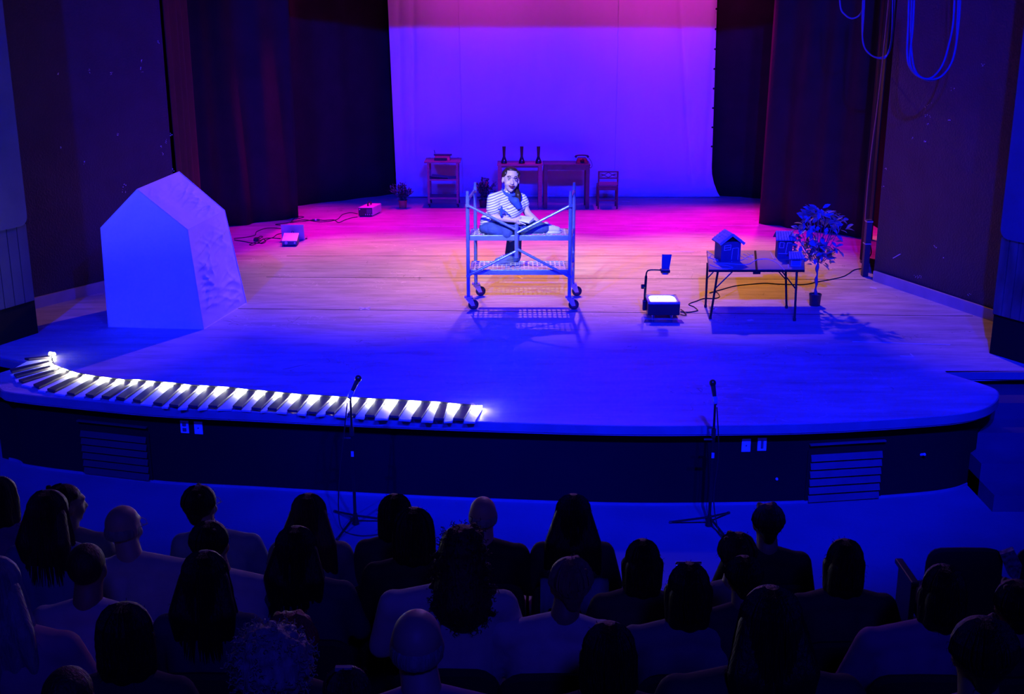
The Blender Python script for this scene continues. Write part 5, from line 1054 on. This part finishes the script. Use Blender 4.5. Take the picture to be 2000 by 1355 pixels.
    def E(x, y, z, r): h.ell(Wf(x, y, z), tuple(k * s for k in r), HMx, 18)
    hx = hwid
    if hair == 'bald':                                   # fringe round the back and sides
        for a in range(150, 391, 20): 
            r_ = math.radians(a); h.ell(Wf(0.067 * math.cos(r_), -0.012 + 0.081 * math.sin(r_), -0.012), (0.018 * s, 0.018 * s, 0.036 * s), HMx, 10)
    elif hair == 'shaved': E(0, -0.016, 0.030, (0.080, 0.0955, 0.0905))
    elif hair in ('short', 'cap'):
        E(0, -0.022, 0.032, (0.091 * hx, 0.103, 0.096)); h.cap(Wf(0, -0.075, -0.02), 0.050 * s, Wf(0, -0.07, -0.06), 0.036 * s)
        for k in range(14): E(rnd.uniform(-.06, .06), rnd.uniform(-.09, .05), rnd.uniform(.05, .105), (0.018, 0.02, 0.018))
    elif hair == 'bob':
        E(0, -0.022, 0.03, (0.094 * hx, 0.106, 0.098))
        for q in (-1, 1): h.cap(Wf(q * 0.072, -0.02, 0.0), 0.036 * s, Wf(q * 0.082 * hx, -0.03, -0.12), 0.030 * s)
        h.cap(Wf(0, -0.07, 0.0), 0.055 * s, Wf(0, -0.07, -0.12), 0.050 * s); h.cap(Wf(-0.04, -0.07, 0), 0.05 * s, Wf(-0.05, -0.06, -0.125), 0.04 * s); h.cap(Wf(0.04, -0.07, 0), 0.05 * s, Wf(0.05, -0.06, -0.125), 0.04 * s)
    elif hair in ('long', 'wavy'):
        E(0, -0.022, 0.03, (0.094 * hx, 0.108, 0.098)); D = 0.34 if hair == 'long' else 0.38; sp = 1.0 if hair == 'long' else 1.35
        for k in range(7):
            x = (-0.075 + 0.025 * k) * hx; a = Wf(x * 0.85, -0.05, 0.02); e = Wf(x * 1.45 * sp + rnd.uniform(-.01, .01), -0.085 - 0.02 * (hair == 'wavy'), -D + abs(k - 3) * 0.03 + rnd.uniform(-.02, .02)); m_ = a.lerp(e, 0.5) + HMx @ V((x * 0.25, -0.035, 0)) * s
            h.cap(a, 0.042 * s, m_, 0.040 * s); h.cap(m_, 0.040 * s, e, 0.020 * s)
    elif hair == 'curly':
        E(0, -0.02, 0.03, (0.100 * hx, 0.112, 0.104))
        for k in range(120):
            zz = rnd.uniform(-0.24, 0.13); a = rnd.uniform(math.pi * 0.95, 2.05 * math.pi) if zz < 0.04 else rnd.uniform(0, 2 * math.pi)
            rr = math.sqrt(max(0.02, 1 - (max(zz - 0.03, 0) / 0.115) ** 2)) * (0.100 + max(0, 0.03 - zz) * 0.20) * hx
            h.ell(Wf(rr * math.cos(a), -0.02 + rr * math.sin(a), zz), (0.017 * s * rnd.uniform(.7, 1.2),) * 3, None, 8)
        h.cap(Wf(0, -0.04, 0.0), 0.095 * s, Wf(0, -0.06, -0.20), 0.135 * s * hx)
    elif hair == 'afro':
        E(0, -0.02, 0.03, (0.108 * hx, 0.118, 0.108))
        for k in range(110):
            v = V((rnd.gauss(0, 1), rnd.gauss(0, 1), rnd.gauss(0.25, 0.9))).normalized()
            if v.y > 0.55 and v.z < 0.6: continue
            h.ell(Wf(v.x * 0.108 * hx, -0.02 + v.y * 0.118, 0.03 + v.z * 0.108), (0.015 * s * rnd.uniform(.7, 1.25),) * 3, None, 8)
    elif hair == 'bun':
        E(0, -0.02, 0.032, (0.082, 0.098, 0.092)); E(0, -0.10, 0.085, (0.04, 0.038, 0.036))
    elif hair == 'tail':
        E(0, -0.02, 0.032, (0.084, 0.100, 0.093)); h.cap(Wf(0, -0.11, 0.01), 0.026 * s, Wf(0.03, -0.13, -0.16), 0.018 * s)
    elif hair == 'hijab':
        E(0, -0.01, 0.025, (0.10, 0.115, 0.106)); h.cap(Wf(0, -0.03, -0.06), 0.09 * s, L(bx, -0.03, shz - 0.03), 0.13 * s)
    ho = h.build('hair', HMt, t, vox=0.0085 if hair in ('curly', 'afro') else 0.009, sm=1 if hair in ('curly', 'afro') else 3)
    # loose hairs and locks that catch the stage light
    me = ho.data; nv = len(me.vertices); fz_ = MB()
    if hair in ('curly', 'afro'):
        for k in range(520 if hair == 'curly' else 430):
            vtx = me.vertices[rnd.randrange(nv)]; p = V(vtx.co) + O; nn = V(vtx.normal)
            if nn.y > 0.5: continue
            u, v, d = basis(nn + V((rnd.uniform(-.5, .5), rnd.uniform(-.5, .5), rnd.uniform(-.6, .3)))); L_ = rnd.uniform(0.016, 0.036); ra = rnd.uniform(0.003, 0.007); ph = rnd.uniform(0, 6)
            fz_.tube([p - nn * 0.004 + d * L_ * i / 6 + (u * math.cos(ph + i * 1.5) + v * math.sin(ph + i * 1.5)) * ra for i in range(7)], 0.0018, 3)
    elif hair in ('long', 'wavy', 'bob', 'tail', 'short'):
        dn = {'long': 0.36, 'wavy': 0.40, 'bob': 0.12, 'tail': 0.07, 'short': 0.05}[hair]; wv = 0.012 if hair == 'wavy' else 0.004
        for k in range(90 if dn > 0.2 else 70):          # locks lying on the crown and down the back
            a = rnd.uniform(math.pi * 0.98, math.pi * 2.02); R0 = 0.098 * hx; pts = []; ph = rnd.uniform(0, 6); n_ = 9
            for i in range(n_ + 1):
                f_ = i / n_
                if f_ < 0.45: e_ = (1 - f_ / 0.45) * 1.35; pts.append(Wf(R0 * math.cos(e_) * math.cos(a), -0.022 + 0.112 * math.cos(e_) * math.sin(a), 0.03 + 0.101 * math.sin(e_)))
                else:
                    q_ = (f_ - 0.45) / 0.55; sp_ = 1 + q_ * (0.55 if dn > 0.2 else 0.0); pts.append(Wf(R0 * sp_ * math.cos(a) * (1 if dn > 0.06 else 1 - 0.35 * q_) + wv * math.sin(q_ * 9 + ph), -0.022 + (0.112 + 0.012 * q_) * math.sin(a) * (1 if dn > 0.06 else 1 - 0.2 * q_), 0.03 - q_ * dn * rnd.uniform(0.96, 1.02)))
            fz_.tube(pts, [0.0015] + [0.0042] * (n_ - 1) + [0.001], 4)
        for k in range(50):
            vtx = me.vertices[rnd.randrange(nv)]; p = V(vtx.co) + O; nn = V(vtx.normal); l_ = rnd.uniform(0.008, 0.022)
            fz_.tube([p, p + nn * l_ * 0.6 + V((0, 0, 0.002)), p + nn * l_ * 0.8 + V((rnd.uniform(-1, 1) * 0.006, 0, -0.010))], [0.0012, 0.0010, 0.0004], 3)
    if fz_.v: tag(fz_.build('loose_hair', HMt, t), kind='stuff')
    if extra == 'glasses':
        for q in (-1, 1):
            MB().tube([Wf(q * 0.078, -0.02, 0.005), Wf(q * 0.079, 0.08, 0.008)], 0.0025, 5).build('glasses_arm', M_GREY, t)
            MB().tube([Wf(q * 0.034 + 0.024 * math.cos(a), 0.098, 0.004 + 0.018 * math.sin(a)) for a in [k * math.pi / 6 for k in range(12)]], 0.002, 5, closed=True).build('glasses_rim', M_GREY, t)
    if extra == 'sunglasses':
        for q in (-1, 1): MB().box(Wf(q * 0.030, 0.010, 0.112), (0.050 * s, 0.010, 0.034 * s), HMx @ Matrix.Rotation(0.9, 3, 'X')).build('sunglass_lens', M_CHROME, t, bevel=0.004)
        MB().tube([Wf(-0.056, 0.0, 0.108), Wf(0.056, 0.0, 0.108)], 0.0035, 6).build('sunglass_bridge', M_CHROME, t)
    if extra == 'clip': MB().box(Wf(-0.01, -0.03, 0.128), (0.05, 0.018, 0.012), HMx).build('hair_clip', M_GREY, t)
    if extra == 'headband': MB().tube([Wf(0.088 * math.cos(a), 0.02, 0.03 + 0.098 * math.sin(a)) for a in [k * math.pi / 12 for k in range(13)]], 0.006, 6).build('headband', M_GREY, t)
    t_seat = seat(top_.x + bx * 1.15, top_.y - 0.02, fz, 'dark upholstered theatre seat under the ' + label.split(' ', 1)[0] + ' one')
    t_seat['label'] = 'dark theatre seat holding the ' + SEATW.get(label, label)
    return t
SEATW = {}
AUD = [
 # px, py(top), row, hair, hair colour, shirt, label, kwargs
 (-4, 936, 1, 'bob', 'brown', 'purple', 'person in a purple shirt cut by the left picture edge, front row', {}),
 (126, 951, 1, 'short', 'black', 'grey', 'person with short black hair in profile behind the long-haired woman, far left front row', dict(yaw=0.9, hwid=0.85)),
 (390, 953, 1, 'short', 'black', 'blue', 'man with raised black hair and glasses in a pale blue shirt, front row left', dict(yaw=0.35, extra='glasses', lean=-0.08, broad=1.12)),
 (602, 969, 1, 'wavy', 'brown', 'grey', 'woman with very long wavy brown hair left of the left microphone stand base', dict(lean=0.0, hwid=1.0)),
 (768, 970, 1, 'bob', 'black', 'dark', 'woman with a black bob right of the left microphone stand base', dict(yaw=-0.3, s=0.94)),
 (943, 973, 1, 'bald', 'grey', 'black', 'bald man with bluish scalp in a black jacket, front row centre', dict(broad=1.15, skin=M_SKIN)),
 (1120, 970, 1, 'wavy', 'black', 'dark', 'woman with long black hair spread over a shawl-draped seat, front row centre', dict(hwid=1.0)),
 (1502, 989, 1, 'short', 'black', 'black', 'dark-haired man in black below the right stage vent, front row right', dict(broad=1.1, hwid=0.95)),
 (92, 963, 2, 'long', 'brown', 'blue', 'woman with long brown hair in a blue top, second row far left', dict(yaw=0.15)),
 (236, 991, 2, 'bald', 'grey', 'white', 'bald man with glasses in a wide white shirt, second row left', dict(yaw=0.45, extra='glasses', lean=-0.10, broad=1.25, sleeve=False, skin=M_SKIN)),
 (410, 1024, 2, 'short', 'black', 'white', 'person with a round dark hairdo in a white shirt behind the man with raised hair', dict(yaw=0.3, lean=-0.10, broad=1.0)),
 (577, 1034, 2, 'long', 'black', 'navy', 'woman with long black hair behind the very long wavy-haired woman', dict(lean=-0.05, hwid=1.05)),
 (807, 997, 2, 'bob', 'black', 'black', 'person with smooth dark hair behind the woman with the black bob', dict(lean=0.02)),
 (1256, 1059, 2, 'bob', 'black', 'dark', 'person with dark chin-length hair looking right, second row centre right', dict(hwid=0.85, lean=0.02)),
 (1447, 1046, 2, 'short', 'brown', 'grey', 'short-haired person leaning towards the man below the vent', dict(yaw=0.5, lean=0.08)),
 (1652, 1059, 2, 'bob', 'black', 'dark', 'person with black helmet-like hair at the right beside the open aisle', dict(hwid=0.9, broad=1.2, arm=0.3)),
 (163, 1067, 3, 'shaved', 'brown', 'white', 'man with thinning close-cropped hair in a white shirt, third row left', dict(broad=1.1)),
 (398, 1083, 3, 'long', 'black', 'navy', 'woman with straight black hair and dark top, third row left', dict(hwid=1.0)),
 (901, 1036, 3, 'curly', 'brown', 'white', 'woman with big curly light-edged hair in a white cardigan, third row centre', dict(lean=0.06, hwid=0.98, broad=1.35)),
 (1112, 1096, 3, 'short', 'fair', 'white', 'short fair-haired person in a white textured sweater, third row centre', dict(lean=0.06, yaw=-0.2, broad=1.2)),
 (1347, 1106, 3, 'bob', 'black', 'grey', 'person with sunglasses pushed up on dark hair, third row right', dict(hwid=0.88, extra='sunglasses', broad=1.3)),
 (1455, 1092, 3, 'short', 'black', 'dark', 'small dark-haired person right of the one with sunglasses on the hair', dict(s=0.82)),
 (1846, 1110, 3, 'bob', 'black', 'purple', 'person with smooth black hair before the empty aisle seats at the right', dict(hwid=0.9, lean=0.10, broad=1.1)),
 (1990, 1140, 3, 'short', 'black', 'black', 'dark-haired person cut by the right picture edge, third row', dict()),
 (-18, 1096, 4, 'wavy', 'grey', 'pink', 'person with grey wavy hair and pink top cut by the left edge', dict(lean=-0.06)),
 (240, 1186, 4, 'bob', 'black', 'dark', 'person with black hair barely visible, fourth row left', dict()),
 (565, 1206, 4, 'short', 'red', 'dark', 'person with reddish hair behind the curly grey head, fourth row', dict(lean=0.0, hwid=1.05)),
 (1190, 1224, 4, 'bob', 'black', 'dark', 'person with dark hair before the white textured sweater, fourth row', dict(hwid=0.95)),
 (125, 1312, 5, 'shaved', 'brown', 'dark', 'person with a low head at the bottom left corner, nearest row', dict(s=0.95)),
 (527, 1244, 5, 'afro', 'grey', 'dark', 'person with bushy curly grey hair at the bottom edge, nearest row left', dict(hwid=1.10)),
 (676, 1312, 5, 'short', 'brown', 'purple', 'small child with a shiny hair clip between curly grey head and bald head', dict(s=0.72, extra='clip')),
 (812, 1199, 5, 'bald', 'grey', 'purple', 'large bald man with a bright rim on his scalp, nearest row centre', dict(broad=1.1, lean=-0.05, skin=M_SKIN)),
 (1508, 1156, 5, 'long', 'black', 'dark', 'large dark long-haired person leaning left at the bottom right, nearest row', dict(broad=1.45, lean=0.02, arm=0.6, hwid=0.95)),
 (1925, 1216, 5, 'short', 'black', 'purple', 'person with a big round dark head in the bottom right corner', dict(hwid=1.05)),
]
for a in AUD: SEATW[a[6]] = a[6]
for px, py, row, hair, hcx, shirt, label, kw in AUD: audience(px, py, row, hair, hcx, shirt, label, **kw)
for o in list(C.objects):                                     # seat labels: what sits in each
    if o.get('category') == 'seat':
        o['label'] = ' '.join(o['label'].replace('dark theatre seat holding the ', 'seat of the ').replace(',', '').split()[:15])
def free_seat(px, py, row, label, dz=0.0):
    top_ = head_at(px, py, row); s_ = seat(top_.x, top_.y + 0.2, top_.z - 0.89, label); return s_
def empty_seat(px, row, label):
    x = head_at(px, 1050, row).x; return seat(x, ROWY[row], ROWZ[row], label)
empty_seat(1347, 2, 'empty dark theatre seat left of the short-haired leaning person')
empty_seat(285, 1, 'empty dark seat in the front row left of the man with raised hair')
empty_seat(500, 1, 'empty dark seat left of the very long wavy-haired woman')
p = P(1885, 1068, 6.67)
seat(p.x, p.y + 0.17, -0.75, 'empty dark aisle seat at the right, left one of the pair')
seat(p.x + 0.55, p.y + 0.17, -0.75, 'empty dark aisle seat cut by the right picture edge')
# shawl over the front seat, bag and bottles
def small(mb, name, m, label, cat, **k): return tag(mb.build(name, m, **k), label, cat)
p = head_at(1120, 1018, 1)
sw_ = MB(); vs = []; fs = []
for i in range(25):
    for j, (yy, zz) in enumerate(((-0.23, -0.16), (-0.225, 0.0), (-0.19, 0.022), (-0.13, 0.01), (-0.12, -0.06))):
        t_ = i / 24; vs.append((p.x - 0.19 + 0.38 * t_, p.y + yy + 0.006 * math.sin(i), -0.67 + 0.89 + zz * (1 + 0.25 * math.sin(i * 1.3)) + 0.006))
for i in range(24):
    for j in range(4): q = i * 5 + j; fs.append((q, q + 5, q + 6, q + 1))
o = small(sw_.add(vs, fs), 'shawl', SH['blue'], 'crumpled shawl draped over the seat back behind the long black hair', 'shawl', smooth=True); o.modifiers.new('t', 'SOLIDIFY').thickness = 0.008
# a flat sheet in the aisle seat and light jackets, as seen among the seats
q = P(1885, 1068, 6.67); p = V((q.x + 0.25, q.y - 0.07, 0.02))
small(MB().extr([p + V((-0.06, 0, 0.10)), p + V((0.02, 0, 0.13)), p + V((0.08, 0, 0.03)), p + V((0.075, 0, -0.10)), p + V((0.0, 0, -0.03))], (0.01, 0.05, 0)), 'patterned_bag', mat('speckled_blue_cloth', (0.16, 0.18, 0.4), 0.8, var=0.9, scale=40), 'small speckled bag hanging on the backrest between the two aisle seats', 'bag')
